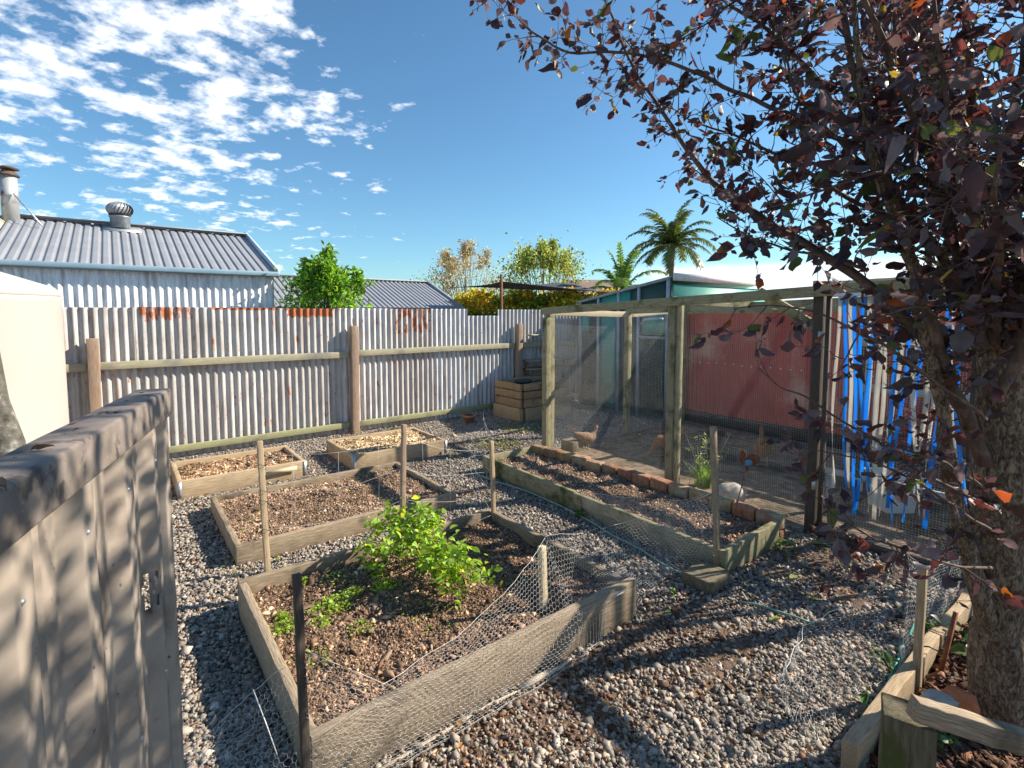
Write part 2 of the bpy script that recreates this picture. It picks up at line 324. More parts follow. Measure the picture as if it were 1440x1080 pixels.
c = MIX(nt2, .55, c, RAMP(nt2, nf.outputs[0], [(.3, (.55, .54, .53)), (.7, (1.25, 1.25, 1.25))]), 'MULTIPLY')
tn = ND(nt2, 'ShaderNodeAttribute', attribute_name='tone'); c = MIX(nt2, 1.0, c, tn.outputs['Color'], 'MULTIPLY')
nb2 = ND(nt2, 'ShaderNodeTexNoise', i_Scale=1.1, i_Detail=7.0, i_Roughness=.65); LK(nt2, mp_.outputs[0], nb2.inputs['Vector'])
c = MIX(nt2, MATH(nt2, 'MULTIPLY', SMOOTH(nt2, nb2.outputs[0], .50, .68), .55), c, (.27, .215, .18))
ru = ND(nt2, 'ShaderNodeAttribute', attribute_name='rust')
rm = SMOOTH(nt2, MATH(nt2, 'ADD', ru.outputs['Fac'], MATH(nt2, 'MULTIPLY', MATH(nt2, 'SUBTRACT', nr.outputs[0], .5), 1.9)), .47, .60)
rc = RAMP(nt2, nf.outputs[0], [(.3, (.20, .05, .02)), (.6, (.44, .135, .045)), (.8, (.55, .23, .10))])
c = MIX(nt2, rm, c, rc); LK(nt2, c, b.inputs['Base Color']); b.inputs['Roughness'].default_value = .62
b.inputs['Metallic'].default_value = 0.15
M['corr'] = m
# ground under the gravel
m, nt2, b = new_mat('gravel ground')
tcn = ND(nt2, 'ShaderNodeTexCoord')
vo = ND(nt2, 'ShaderNodeTexVoronoi', i_Scale=36.0); LK(nt2, tcn.outputs['Object'], vo.inputs['Vector'])
nn = ND(nt2, 'ShaderNodeTexNoise', i_Scale=1.3, i_Detail=6.0); LK(nt2, tcn.outputs['Object'], nn.inputs['Vector'])
hs = ND(nt2, 'ShaderNodeSeparateColor'); LK(nt2, vo.outputs['Color'], hs.inputs[0])
c = RAMP(nt2, hs.outputs[0], [(0, (.08, .068, .06)), (.5, (.20, .178, .158)), (1, (.36, .325, .29))])
c = MIX(nt2, SMOOTH(nt2, nn.outputs[0], .5, .66), c, (.105, .07, .048)); LK(nt2, c, b.inputs['Base Color'])
b.inputs['Roughness'].default_value = .9; bn = ND(nt2, 'ShaderNodeBump', i_Strength=1.0, i_Distance=.012); bn.invert = True
LK(nt2, vo.outputs['Distance'], bn.inputs['Height']); LK(nt2, bn.outputs[0], b.inputs['Normal']); M['gravelbase'] = m

# ------------------------------------------------------------------ batch shapes (numpy)
CUBE = np.array([[-1, -1, -1], [1, -1, -1], [1, 1, -1], [-1, 1, -1], [-1, -1, 1], [1, -1, 1], [1, 1, 1], [-1, 1, 1]], float)*.5
CF = np.array([[0, 3, 2, 1], [4, 5, 6, 7], [0, 1, 5, 4], [1, 2, 6, 5], [2, 3, 7, 6], [3, 0, 4, 7]])
def rotmats(n, tilt=math.pi):
    y = rng.uniform(0, 2*math.pi, n); p = rng.uniform(-tilt, tilt, n); r = rng.uniform(-tilt, tilt, n)
    cy, sy, cp, sp, cr, sr = np.cos(y), np.sin(y), np.cos(p), np.sin(p), np.cos(r), np.sin(r)
    Z = np.zeros(n); I = np.ones(n)
    Rz = np.stack([cy, -sy, Z, sy, cy, Z, Z, Z, I], -1).reshape(n, 3, 3)
    Ry = np.stack([cp, Z, sp, Z, I, Z, -sp, Z, cp], -1).reshape(n, 3, 3)
    Rx = np.stack([I, Z, Z, Z, cr, -sr, Z, sr, cr], -1).reshape(n, 3, 3)
    return Rz @ Ry @ Rx
def chunks(name, pos, size, mat, tones, parent=None, flat=(1.15, .85, .5), tilt=.8, jit=.30):
    n = len(pos); v = CUBE[None]*np.array(flat) + rng.normal(0, jit*.5, (n, 8, 3)); v = v*size[:, None, None]
    # pinch the tops a little, so the pieces are wedge-like
    v[:, 4:, :2] *= rng.uniform(.45, .95, (n, 1, 1)); v = np.einsum('nij,nkj->nki', rotmats(n, tilt), v) + pos[:, None, :]
    f = (CF[None]+(np.arange(n)*8)[:, None, None]).reshape(-1, 4)
    return mesh_np(name, v.reshape(-1, 3), f, mat, parent, tone=np.repeat(tones, 8, axis=0))
_x = [0, .14, .36, .62, .85, 1]; _w = [.0, .15, .27, .25, .13, 0]
LT = np.array([[0, 0, 0]]+[[x, w_, .35*w_] for x, w_ in zip(_x[1:5], _w[1:5])]+[[1, 0, -.02]]+[[x, -w_, .35*w_] for x, w_ in zip(_x[1:5], _w[1:5])]+[[x, 0, 0] for x in _x[1:5]], float)
# 0 base, 1-4 one side, 5 tip, 6-9 other side, 10-13 midrib
LFc = np.array([[0, 10, 1], [0, 6, 10], [4, 13, 5], [13, 9, 5]]+[f for i in range(3) for f in ([1+i, 10+i, 11+i], [1+i, 11+i, 2+i], [10+i, 6+i, 7+i], [10+i, 7+i, 11+i])])
def leaves(name, pos, dirs, size, mat, tones, parent=None, width=1.0, roll=math.pi, curl=.15, tilt_up=None):
    n = len(pos); d = dirs/np.linalg.norm(dirs, axis=1, keepdims=True)
    ref = np.tile(np.array([0, 0, 1.0]), (n, 1)); ref += rng.normal(0, .25, (n, 3)); sd = np.cross(ref, d); sd /= np.linalg.norm(sd, axis=1, keepdims=True)+1e-9
    up = np.cross(d, sd); a = rng.uniform(-roll, roll, n)[:, None]; s2 = sd*np.cos(a)+up*np.sin(a); u2 = -sd*np.sin(a)+up*np.cos(a)
    L = np.tile(LT[None], (n, 1, 1)); L[:, :, 1] *= width*rng.uniform(.7, 1.2, (n, 1)); L[:, :, 2] *= rng.uniform(.2, 2.6, (n, 1)); L[:, :, 2] += L[:, :, 0]**2*rng.normal(-.12, curl*1.4, (n, 1)); L[:, :, 1] += L[:, :, 0]**2*rng.normal(0, curl*.6, (n, 1))
    L += rng.normal(0, curl*.11, L.shape); L *= size[:, None, None]
    v = pos[:, None, :]+L[:, :, 0:1]*d[:, None, :]+L[:, :, 1:2]*s2[:, None, :]+L[:, :, 2:3]*u2[:, None, :]
    f = (LFc[None]+(np.arange(n)*14)[:, None, None]).reshape(-1, 3)
    return mesh_np(name, v.reshape(-1, 3), f, mat, parent, tone=np.repeat(tones, 14, axis=0), smooth=True)
def segs(name, P, Q, r, mat, parent=None):       # many straight thin three-sided wires
    P = np.asarray(P, float); Q = np.asarray(Q, float); d = Q-P; L = np.linalg.norm(d, axis=1, keepdims=True); d /= L+1e-12
    ref = np.tile(np.array([.31, .17, .93]), (len(P), 1)); x = np.cross(d, ref); x /= np.linalg.norm(x, axis=1, keepdims=True)+1e-9; y = np.cross(d, x)
    vs = []
    for k in range(3):
        o = r*(x*math.cos(k*2.0944)+y*math.sin(k*2.0944)); vs.append(P+o); vs.append(Q+o)
    v = np.stack(vs, 1); n = len(P); F = np.array([[0, 2, 3, 1], [2, 4, 5, 3], [4, 0, 1, 5]])
    f = (F[None]+(np.arange(n)*6)[:, None, None]).reshape(-1, 4)
    return mesh_np(name, v.reshape(-1, 3), f, mat, parent, gc=v.reshape(-1, 3), tone=np.ones((n*6, 3)))
def hexnet(name, fn, L, W, cell, r, mat, parent=None, keep=None):
    # hexagons with twisted pairs running across the strip; fn(s,t) -> world
    a = cell/math.sqrt(3); P, Q = [], []; ni = int(L/cell)+1; nj = int(W/(1.5*a))+1
    for j in range(nj):
        for i in range(ni):
            cx_ = i*cell+(cell/2 if j % 2 else 0); cy_ = j*1.5*a
            if cx_ > L or cy_ > W: continue
            pts = [(cx_, cy_-a), (cx_+cell/2, cy_-a/2), (cx_+cell/2, cy_+a/2)]
            pts = [(min(max(x, 0), L), min(max(y, 0), W)) for x, y in pts]
            p3 = [(min(max(cx_-cell/2, 0), L), min(max(cy_-a/2, 0), W))]
            for (s0, s1) in ((p3[0], pts[0]), (pts[0], pts[1]), (pts[1], pts[2])):
                if keep and not keep(*s0): continue
                if s0 == s1: continue
                p = fn(*s0); q = fn(*s1); P.append(p); Q.append(q)
    return segs(name, [tuple(p) for p in P], [tuple(q) for q in Q], r, mat, parent)
def gridnet(name, p00, eu, ev, Lu, Lv, pitch, r, mat, parent=None, wob=0.0):
    P, Q = [], []; p00 = np.array(p00); eu = np.array(eu); ev = np.array(ev); nn_ = np.cross(eu, ev); n = int(Lu/pitch); k = 6
    def pt(a, b):
        o = wob*math.sin(a*4.1+b*1.7)*math.sin(b*3.3+a*.9); return p00+eu*a+ev*b+nn_*o
    for i in range(n+1):
        a = i*Lu/n; bs = np.linspace(0, Lv, (k if wob else 1)+1)
        for q in range(len(bs)-1): P.append(pt(a, bs[q])); Q.append(pt(a, bs[q+1]))
    m_ = int(Lv/pitch)
    for j in range(m_+1):
        b_ = j*Lv/m_; as_ = np.linspace(0, Lu, (k*2 if wob else 1)+1)
        for q in range(len(as_)-1): P.append(pt(as_[q], b_)); Q.append(pt(as_[q+1], b_))
    return segs(name, P, Q, r, mat, parent)
def corr(name, P0, U, W, N, L, Hh, mat, parent=None, pitch=.095, amp=.011, rows=2, trap=False, phase=0.0, tone=(1, 1, 1), rustf=None, topf=None, ncol=8):
    P0 = np.array(P0); U = np.array(U); W = np.array(W); N = np.array(N); nu = max(2, int(round(L/pitch*ncol))); s = np.linspace(0, L, nu+1)
    wv = np.cos(2*math.pi*(s+phase)/pitch)
    if trap: wv = np.clip(wv*2.6+1.4, -1, 1)
    t = np.linspace(0, 1, rows+1); V_, Gc, Ru = [], [], []
    hh = Hh if topf is None else np.array([topf(x) for x in s])
    for tt in t:
        zz_ = hh*tt
        V_.append(P0+s[:, None]*U+(zz_*np.ones_like(s))[:, None]*W+(wv*amp)[:, None]*N)
        Gc.append(np.stack([s+phase, wv*amp, zz_*np.ones_like(s)], -1)); Ru.append([rustf(x, z) if rustf else 0 for x, z in zip(s, zz_*np.ones_like(s))])
    V_ = np.concatenate(V_); Gc = np.concatenate(Gc); Ru = np.concatenate(Ru); k = nu+1
    a = np.arange(rows)[:, None]*k+np.arange(nu)[None]; f = np.stack([a, a+1, a+1+k, a+k], -1).reshape(-1, 4)
    return mesh_np(name, V_, f, mat, parent, tone=np.tile(np.array(tone), (len(V_), 1)), gc=Gc, smooth=not trap, rust=Ru)
# ================================================================== SETTING
def sheet(name, pts, mat, z=0.0, sub=None):
    return struct(mesh_np(name, [(p[0], p[1], z) for p in pts], [tuple(range(len(pts)))], mat, tone=np.ones((len(pts), 3))))
sheet('ground', [(-300, -300), (300, -300), (300, 300), (-300, 300)], M['gravelbase'])
def in_uv(px, py):
    dx = px-O2[0]; dy = py-O2[1]; return dx*D2[0]+dy*D2[1], dx*N2[0]+dy*N2[1]
def soil_grid(name, u0, u1, v0, v1, z, mat, parent=None, amp=.02, step=.05, fr=4, edge=None):
    nu = max(2, int((u1-u0)/step)); nv = max(2, int((v1-v0)/step)); vs, fs = [], []
    for i in range(nu+1):
        for j in range(nv+1):
            u = u0+(u1-u0)*i/nu; v = v0+(v1-v0)*j/nv; e = min(i, nu-i, j, nv-j)
            h = mnoise.fractal(Vector((u*fr, v*fr, z*9+7)), 1.0, 2.0, 4)*amp
            if edge and e == 0: h = -edge
            vs.append(UV(u, v, z+h))
    for i in range(nu):
        for j in range(nv):
            a = i*(nv+1)+j; fs.append((a, a+nv+1, a+nv+2, a+1))
    return mesh_np(name, vs, fs, mat, parent, tone=np.ones((len(vs), 3)), smooth=True)
struct(soil_grid('aviary_ground', 1.80, 5.0, 2.70, 9.6, .022, M['aviary_soil'], amp=.016, step=.07, fr=3, edge=.02))

# beds in the garden frame: (u0,u1,v0,v1)
BEDS = dict(A=(-2.50, -1.24, .96, 1.84), B=(-.74, .56, 1.00, 1.98), C=(-2.28, -.36, 2.40, 3.74), D=(-2.38, -.42, 4.42, 5.975), E=(.48, 1.46, 2.95, 6.04))
SOILEDGE = UV(-3, 7.2)
def yard_ok(x, y):
    u, v = in_uv(x, y)
    ok = (v > .04) & ~((u > 1.78) & (v > 2.6)) & (v < 7.16)
    for (u0, u1, v0, v1) in BEDS.values(): ok &= ~((u > u0-.01) & (u < u1+.01) & (v > v0-.01) & (v < v1+.01))
    return ok
def tones(n, base, var, warm=0.0, wp=0.0, wc=(1.3, .8, .55)):
    g = np.exp(rng.normal(0, var, n)); t = np.outer(g, np.array(base)); t *= 1+rng.normal(0, .02, (n, 3))
    k = rng.random(n) < wp; t[k] *= np.array(wc); return np.clip(t, .008, .9)
# gravel: crushed stones, denser near by; a wood-litter strip along the front of the near bed has fewer
n = 380000
Yr = 1.15+rng.random(n)**1.5*9.2; Xr = (rng.random(n)*2-1)*(Yr*1.25+.4)
u_, v_ = in_uv(Xr, Yr); ok = yard_ok(Xr, Yr) & (rng.random(n) < np.clip(1.25-(Yr-3.2)*.10, .35, 1))
# thin it where soil shows through
patch = np.array([mnoise.noise(Vector((x*1.1, y*1.1, 3.3))) for x, y in zip(Xr[ok], Yr[ok])])
edge = np.clip(1.5-np.abs(v_[ok]-6.15)/.3, 0, 1)*((u_[ok] < .1) & (u_[ok] > -2.6))+np.clip(1.3-np.hypot((u_[ok]-1.25)/.6, (v_[ok]-6.4)/.4), 0, 1)
k = rng.random(ok.sum()) > np.clip((patch-.18)*2.0, 0, .6)+edge*.62
Xg, Yg = Xr[ok][k], Yr[ok][k]; n = len(Xg)
sz = .0122*np.exp(rng.normal(0, .36, n)); pos = np.stack([Xg, Yg, sz*.28+rng.random(n)*.008], -1)
tag(chunks('gravel', pos, sz*1.18, M['stone'], tones(n, (.31, .27, .228), .30, wp=.04, wc=(1.25, .95, .75))), kind='stuff')
struct(soil_grid('soil_path', -2.5, .15, 5.99, 6.62, .006, M['soil'], amp=.012, step=.04, fr=4, edge=.02)); struct(soil_grid('soil_path', .7, 1.72, 6.07, 6.85, .008, M['soil'], amp=.014, step=.04, fr=4, edge=.02))
# soil crumbs and bark bits scattered on the gravel
n = 42000
Yr = 1.2+rng.random(n)**1.3*8.5; Xr = (rng.random(n)*2-1)*(Yr*1.2+.3); ok = yard_ok(Xr, Yr); u_, v_ = in_uv(Xr, Yr)
pr = .14+.9*np.clip(1.3-np.abs(v_-6.22)/.35, 0, 1)*((u_ < .4) & (u_ > -2.6))+.9*np.clip(1-np.hypot(u_-1.0, v_-6.5)/.6, 0, 1)
ok &= rng.random(n) < pr
Xg, Yg = Xr[ok], Yr[ok]; n = len(Xg); sz = .011*np.exp(rng.normal(0, .45, n)); pos = np.stack([Xg, Yg, .012+rng.random(n)*.006], -1)
tag(chunks('soil_crumbs', pos, sz, M['soilclod'], tones(n, (.13, .075, .05), .5, wp=.2, wc=(2.2, 2.0, 1.6)), flat=(1.5, .8, .4), tilt=.3), kind='stuff')

# ------------------------------------------------------------------ back fence
def rustf(u, z):
    r = 0.0
    def box(u0, u1, z0, z1, s, soft=.10):
        u0 -= .05; u1 += .05
        k = min((u-u0)/soft, (u1-u)/soft, (z-z0)/soft, 1); return s*max(0, k)
    r = max(r, box(-2.70, -2.10, 1.74, 2.1, .62), box(-2.70, -2.10, 1.90, 2.1, .9), box(-1.86, -1.12, 1.915, 2.1, 1.0, .02), box(-.98, -.25, 1.76, 2.1, .72), box(-.98, -.25, 1.88, 2.1, 1.1),
            box(.70, 1.45, 1.45, 1.95, .50, .12), box(.72, 1.5, .75, 1.2, .22), box(-6.3, 5.3, 0, .1, .3))
    return r
bf = thing('corrugated_fence', 'long rusty corrugated iron fence with timber rails behind the garden beds', 'fence', UV(0, 0), A)
edges = [-6.3, -5.4, -4.5, -3.62, -2.74, -1.9, -1.08, -.22, .64, 1.42, 2.13, 2.86, 3.75, 4.6, 5.4]
tn_ = [(.8, .8, .8), (.75, .74, .72), (.62, .60, .57), (.92, .90, .88), (.80, .79, .78), (.95, .94, .93), (.84, .82, .80), (1.08, 1.08, 1.08), (.92, .87, .84), (1.12, 1.13, 1.16), (1.0, 1.02, 1.05), (.9, .92, .95), (.8, .8, .82), (.75, .75, .78)]
ph = 0
for i in range(len(edges)-1):
    a, b2 = edges[i], edges[i+1]; top = 1.84 if i == 10 else 1.965+random.uniform(-.008, .01)
    off = -.012-(i % 2)*.004
    corr('sheet', UV(a, 0, .012)+DV*off, DU, DZ, DV, b2-a+.04, top, M['corr'], bf, rows=40, amp=.0135, phase=a, tone=tuple(q*.86 for q in tn_[i]), rustf=lambda x, z, a=a: rustf(x+a, z))
for (u0, u1) in ((-6.3, -3.23), (-3.11, -.07), (.07, 3.22), (3.36, 5.3)):
    for z, hh in ((1.265, .095), (.135, .085)):
        b = MB(); b.beam(UV(u0, .045, z+random.uniform(-.01, .01)), UV(u1, .045, z+random.uniform(-.012, .012)), .04, hh, n=14, jit=.0015, t=(1, 1, 1) if z > 1 else (.85, .9, .72)); b.build('rail', M['rail'], bf, bevel=.003)
for (u, h) in ((-6.36, 1.6), (-3.17, 1.60), (0, 1.70), (3.29, 1.69)):
    b = MB(); b.beam(UV(u, .075, -.1), UV(u+.012, .085, h), .115, .115, up=DV, n=12, jit=.0025); b.build('post', M['wood_brown'], bf, bevel=.006)
# ------------------------------------------------------------------ neighbouring sheds
sh = thing('corrugated_shed', 'large shed with ribbed grey roof, blue gutter and roof vent behind the left fence', 'shed', UV(-4, -4), A)
u0, u1, ve, vr, ze, zr = -9.0, -.74, -1.5, -4.04, 2.60, 3.50
sl_ = Vector((UV(0, vr, zr)-UV(0, ve, ze))); Lr = sl_.length; sl_.normalize(); nr_ = DU.cross(sl_).normalized()
if nr_.z < 0: nr_ = -nr_
corr('roof', UV(-4.26, ve+.06, ze-.02), DU, sl_, nr_, u1+4.26, Lr+.06, M['roof'], sh, pitch=.125, amp=.010, trap=True, ncol=16)
corr('old_roof', UV(-9, ve+.06, ze-.02), DU, sl_, nr_, 4.735, Lr+.06, M['oldroof'], sh, pitch=.16, amp=.02)
sb = Vector((UV(0, vr-2.6, ze)-UV(0, vr, zr))); Lb = sb.length; sb.normalize(); nb = sb.cross(DU).normalized()
if nb.z < 0: nb = -nb
corr('rear_roof', UV(u0, vr, zr), DU, sb, nb, u1-u0, Lb, M['roof'], sh, pitch=.19, amp=.013, trap=True)
corr('wall', UV(u0, ve-.02, 0), DU, DZ, DV, u1-u0-.03, 2.56, M['corr'], sh, pitch=.105, amp=.013, tone=(1.3, 1.32, 1.36), rows=3)
corr('end_wall', UV(u1-.05, ve-.13, 0), -DV, DZ, DU, 5.0, 2.5, M['corr'], sh, pitch=.105, amp=.012, tone=(1.1, 1.12, 1.15))
b = MB(); b.add([UV(u1-.06, ve-.12, 2.5), UV(u1-.06, vr, zr-.03), UV(u1-.06, vr-2.55, 2.5), UV(u1-.09, ve-.12, 2.5), UV(u1-.09, vr, zr-.03), UV(u1-.09, vr-2.55, 2.5)], [(0, 1, 2), (5, 4, 3), (0, 3, 4, 1), (1, 4, 5, 2), (2, 5, 3, 0)]); b.build('gable', M['galv'], sh)
b = MB(); b.beam(UV(u0, ve+.075, ze-.045), UV(u1+.03, ve+.075, ze-.045), .10, .085, n=2); b.build('gutter', M['gutter'], sh, bevel=.02)
b = MB(); b.beam(UV(u1+.02, ve+.1, ze-.03), UV(u1+.02, vr, zr+.02), .05, .13, n=1); b.beam(UV(u1+.02, vr, zr+.02), UV(u1+.02, vr-2.6, ze), .05, .13); b.build('barge_board', M['barge'], sh)
b = MB(); b.beam(UV(-4.26, vr, zr+.035), UV(u1+.04, vr, zr+.035), .30, .02, n=1); b.build('ridge_cap', M['roof'], sh)
# whirling roof vent
c0 = UV(-2.80, vr+.22, zr-.07)
tv = MB(); tv.lathe(c0, [(.15, 0), (.15, .18), (.165, .19), (.165, .21)], 24); tv = tv.build('roof_vent', M['vent'], sh, smooth=False)
b = MB()
for i in range(22):
    a0 = 2*math.pi*i/22; pts = []
    for k in range(9):
        t = k/8; ph_ = -1.0+t*2.45; rr = .205*math.cos(ph_)**.8 if math.cos(ph_) > 0 else .02; rr = max(rr, .03); an = a0+t*.6
        pts.append((rr, an, .33+.13*math.sin(ph_)))
    for k in range(8):
        (r0, q0, z0), (r1, q1, z1) = pts[k], pts[k+1]; wv = .24
        P = [c0+Vector((r0*math.cos(q0), r0*math.sin(q0), z0)), c0+Vector((r1*math.cos(q1), r1*math.sin(q1), z1)), c0+Vector((r1*.90*math.cos(q1+wv), r1*.90*math.sin(q1+wv), z1)), c0+Vector((r0*.90*math.cos(q0+wv), r0*.90*math.sin(q0+wv), z0))]
        b.add(P, [(0, 1, 2, 3)])
b.build('vent_blades', M['vent'], tv)
b = MB(); b.lathe(c0, [(.16, .2), (.17, .33), (.14, .42), (.05, .46)], 20); b.build('vent_core', M['black'], tv)
b = MB(); b.beam(UV(-3.05, vr+.3, zr-.09), UV(-2.5, vr+.3, zr-.09), .4, .02, up=nr_); b.build('vent_flashing', M['galv'], tv)
M['flue_cap'] = pmat('sooty cap', [(.3, (.05, .035, .03)), (.7, (.15, .10, .08))], 14, 5, .8, .2)
# flue
fc = V(15.5, 306, 8.55); fz = fc.z-.05
fl = MB(); fl.lathe((fc.x, fc.y, fz), [(.11, -.2), (.11, .40), (.113, .41), (.11, .42), (.107, .74)], 24); fl = fl.build('flue', M['flue'], sh, smooth=True)
b = MB(); b.lathe((fc.x, fc.y, fz), [(.145, .72), (.14, .74), (.08, .80), (.06, .84)], 20); b.lathe((fc.x, fc.y, fz), [(.145, .83), (.135, .845), (.08, .87), (.02, .88)], 20); b.build('flue_cap', M['flue_cap'], fl)
b = MB(); b.tube([(fc.x+.12, fc.y-.06, fz+.43), V(60, 318, 8.4)], .012, 5); b.tube([(fc.x-.1, fc.y-.1, fz+.42), (fc.x-.6, fc.y-.5, fz+.1)], .012, 5); b.build('stay', M['galv'], fl)
# second shed
s2 = thing('grey_roofed_shed', 'lower grey ribbed roof behind the fence beside the bright green bush', 'shed', UV(2, -6), A)
ve, vr, ze, zr = -3.93, -6.0, 2.03, 2.82
sl2 = Vector((UV(0, vr, zr)-UV(0, ve, ze))); L2 = sl2.length; sl2.normalize(); n2_ = DU.cross(sl2); n2_ = -n2_ if n2_.z < 0 else n2_
corr('roof', UV(-1.2, ve, ze), DU, sl2, n2_.normalized(), 5.7, L2, M['roof'], s2, pitch=.13, amp=.012, trap=True, ncol=14)
sb2 = Vector((UV(0, vr-2, ze)-UV(0, vr, zr))); Lb2 = sb2.length; sb2.normalize()
corr('rear_roof', UV(-1.2, vr, zr), DU, sb2, Vector((0, 0, 1)), 5.7, Lb2, M['roof'], s2, pitch=.13, amp=.012, trap=True)
b = MB(); b.beam(UV(4.53, ve+.05, ze-.02), UV(4.53, vr, zr+.02), .09, .10); b.beam(UV(4.53, vr, zr+.02), UV(4.53, vr-2.05, ze-.02), .09, .10); b.build('barge_board', M['roof'], s2)
b = MB(); b.beam(UV(-1.2, vr, zr+.03), UV(4.5, vr, zr+.03), .22, .03); b.build('ridge_cap', M['roof'], s2)
corr('wall', UV(-1.1, ve-.2, 0), DU, DZ, DV, 5.55, 1.98, M['corr'], s2, tone=(1, 1, 1))
b = MB(); b.add([UV(4.45, ve-.2, 0), UV(4.45, ve-.2, 2.02), UV(4.45, vr, 2.76), UV(4.45, vr-1.9, 2.0), UV(4.45, vr-1.9, 0), UV(4.4, ve-.2, 0), UV(4.4, ve-.2, 2.02), UV(4.4, vr, 2.76), UV(4.4, vr-1.9, 2.0), UV(4.4, vr-1.9, 0)], [(0, 1, 2, 3, 4), (9, 8, 7, 6, 5), (0, 5, 6, 1), (3, 8, 9, 4)]); b.build('end_wall', M['galv'], s2)

# brown tiled roof far behind
hb = thing('house_roof', 'house with a low brown tiled roof glimpsed beyond the yellow hedge', 'house', V(830, 440, 30))
hx = hb.location.x
b = MB(); b.beam((hx-3, 31, 1.3), (hx+3, 31, 1.3), 5, 2.6); b.build('wall', M['oldroof'], hb)
b = MB(); P = [(hx-3.4, 28.2, 2.65), (hx+3.4, 28.2, 2.65), (hx+3.4, 33.8, 2.65), (hx-3.4, 33.8, 2.65), (hx-1.4, 31, 3.9), (hx+1.4, 31, 3.9)]
b.add(P, [(0, 1, 5, 4), (1, 2, 5), (2, 3, 4, 5), (3, 0, 4)]); b.build('roof', M['tile'], hb)

# ------------------------------------------------------------------ green lean-to shed and red wall
gs = thing('green_shed', 'green sheet garden shed with pale frames and white fascia behind the aviary', 'shed', UV(5.6, 1.4), A)
uw = 4.78
def zt(v): return 2.13+(v-.3)/2.2*.38
def quadwall(name, v0, v1, z0, mat, off=0.0, th=.02, dz=0.0, zt_=None):
    b = MB(); za, zb = ((zt(v0)-dz, zt(v1)-dz) if zt_ is None else (zt_, zt_)); P = []
    for o in (off, off+th): P += [UV(uw-o, v0, z0), UV(uw-o, v1, z0), UV(uw-o, v1, zb), UV(uw-o, v0, za)]
    b.add(P, [(0, 1, 2, 3), (7, 6, 5, 4), (0, 4, 5, 1), (1, 5, 6, 2), (2, 6, 7, 3), (3, 7, 4, 0)]); return b.build(name, mat, gs)
quadwall('wall', .3, 2.5, 0, M['darkgreen'])
dr = quadwall('door', .90, 1.30, .04, M['green'], .022, .02, zt_=1.92)
quadwall('window', .28, .56, 1.5, M['green_pale'], .022, .015, zt_=1.86)
quadwall('window', 1.90, 2.46, 1.52, M['green_pale'], .022, .015, zt_=1.92)
quadwall('upper_panel', .9, 1.62, 1.98, M['green'], .022, .01, dz=.03)
quadwall('upper_panel', 1.7, 2.45, 1.98, M['darkgreen'], .022, .01, dz=.03)
for v in (.34, .84, 1.36, 1.84, 2.47):
    b = MB(); b.beam(UV(uw-.045, v, 0), UV(uw-.045, v, zt(v)-.02), .05, .05, up=DV, t=(1.3, 1.3, 1.35)); b.build('frame', M['grey_frame'], gs)
b = MB(); b.beam(UV(uw-.05, .3, zt(.3)), UV(uw-.05, 2.5, zt(2.5)), .06, .05); b.build('roof_edge', M['grey_frame'], gs)
b = MB(); b.beam(UV(uw-.05, 1.85, 1.46), UV(uw-.05, 2.46, 1.46), .04, .05); b.build('frame', M['grey_frame'], gs)
b = MB(); b.add([UV(uw-.05, .2, 2.12), UV(uw+3.3, .2, 2.12), UV(uw+3.3, 2.55, 2.53), UV(uw-.05, 2.55, 2.53), UV(uw-.05, .2, 2.14), UV(uw+3.3, .2, 2.14), UV(uw+3.3, 2.55, 2.55), UV(uw-.05, 2.55, 2.55)], [(3, 2, 1, 0), (4, 5, 6, 7), (0, 1, 5, 4), (1, 2, 6, 5), (2, 3, 7, 6), (3, 0, 4, 7)]); b.build('roof', M['green_pale'], gs)
b = MB(); b.beam(UV(uw-.06, 2.59, 2.53), UV(uw+3.3, 2.59, 2.53), .03, .13); b.build('fascia', M['white'], gs)
b = MB(); b.beam(UV(uw+.0, 2.54, 1.2), UV(uw+3.3, 2.54, 1.2), .02, 2.4); b.build('wall', M['green_pale'], gs)
pp = MB(); pp.tube([UV(4.55, 2.05, 1.70), UV(4.55, 2.12, 1.78), UV(4.55, 2.25, 1.80), UV(4.55, 2.5, 1.80)], .022, 8); pp.build('outlet_pipe', M['white'], gs, smooth=True)
rw = thing('red_wall', 'faded red corrugated steel wall at the back of the aviary', 'wall', UV(5.05, 6), A)
for i, (v0, v1) in enumerate(((2.56, 4.3), (4.3, 6.1), (6.1, 7.9), (7.9, 9.8))):
    corr('sheet', UV(5.05-.004*(i % 2), v0, .02), DV, DZ, -DU, v1-v0+.02, 1.96, M['redwall'], rw, pitch=.085, amp=.011, tone=[(1, 1, 1), (1.05, 1, 1), (.92, .92, .95), (1, 1, 1)][i], rows=2)
b = MB(); b.beam(UV(5.02, 2.6, .10), UV(5.02, 9.6, .10), .05, .2, n=10, jit=.004); b.build('base_board', M['wood_dark'], rw)
b = MB()
for i in range(46):
    v = 2.64+i*.15; b.blob(UV(5.035, v, 1.06+random.uniform(-.008, .008)), (.013, .013, .013), 6, 4, 0)
b.build('screw_row', M['white'], rw)

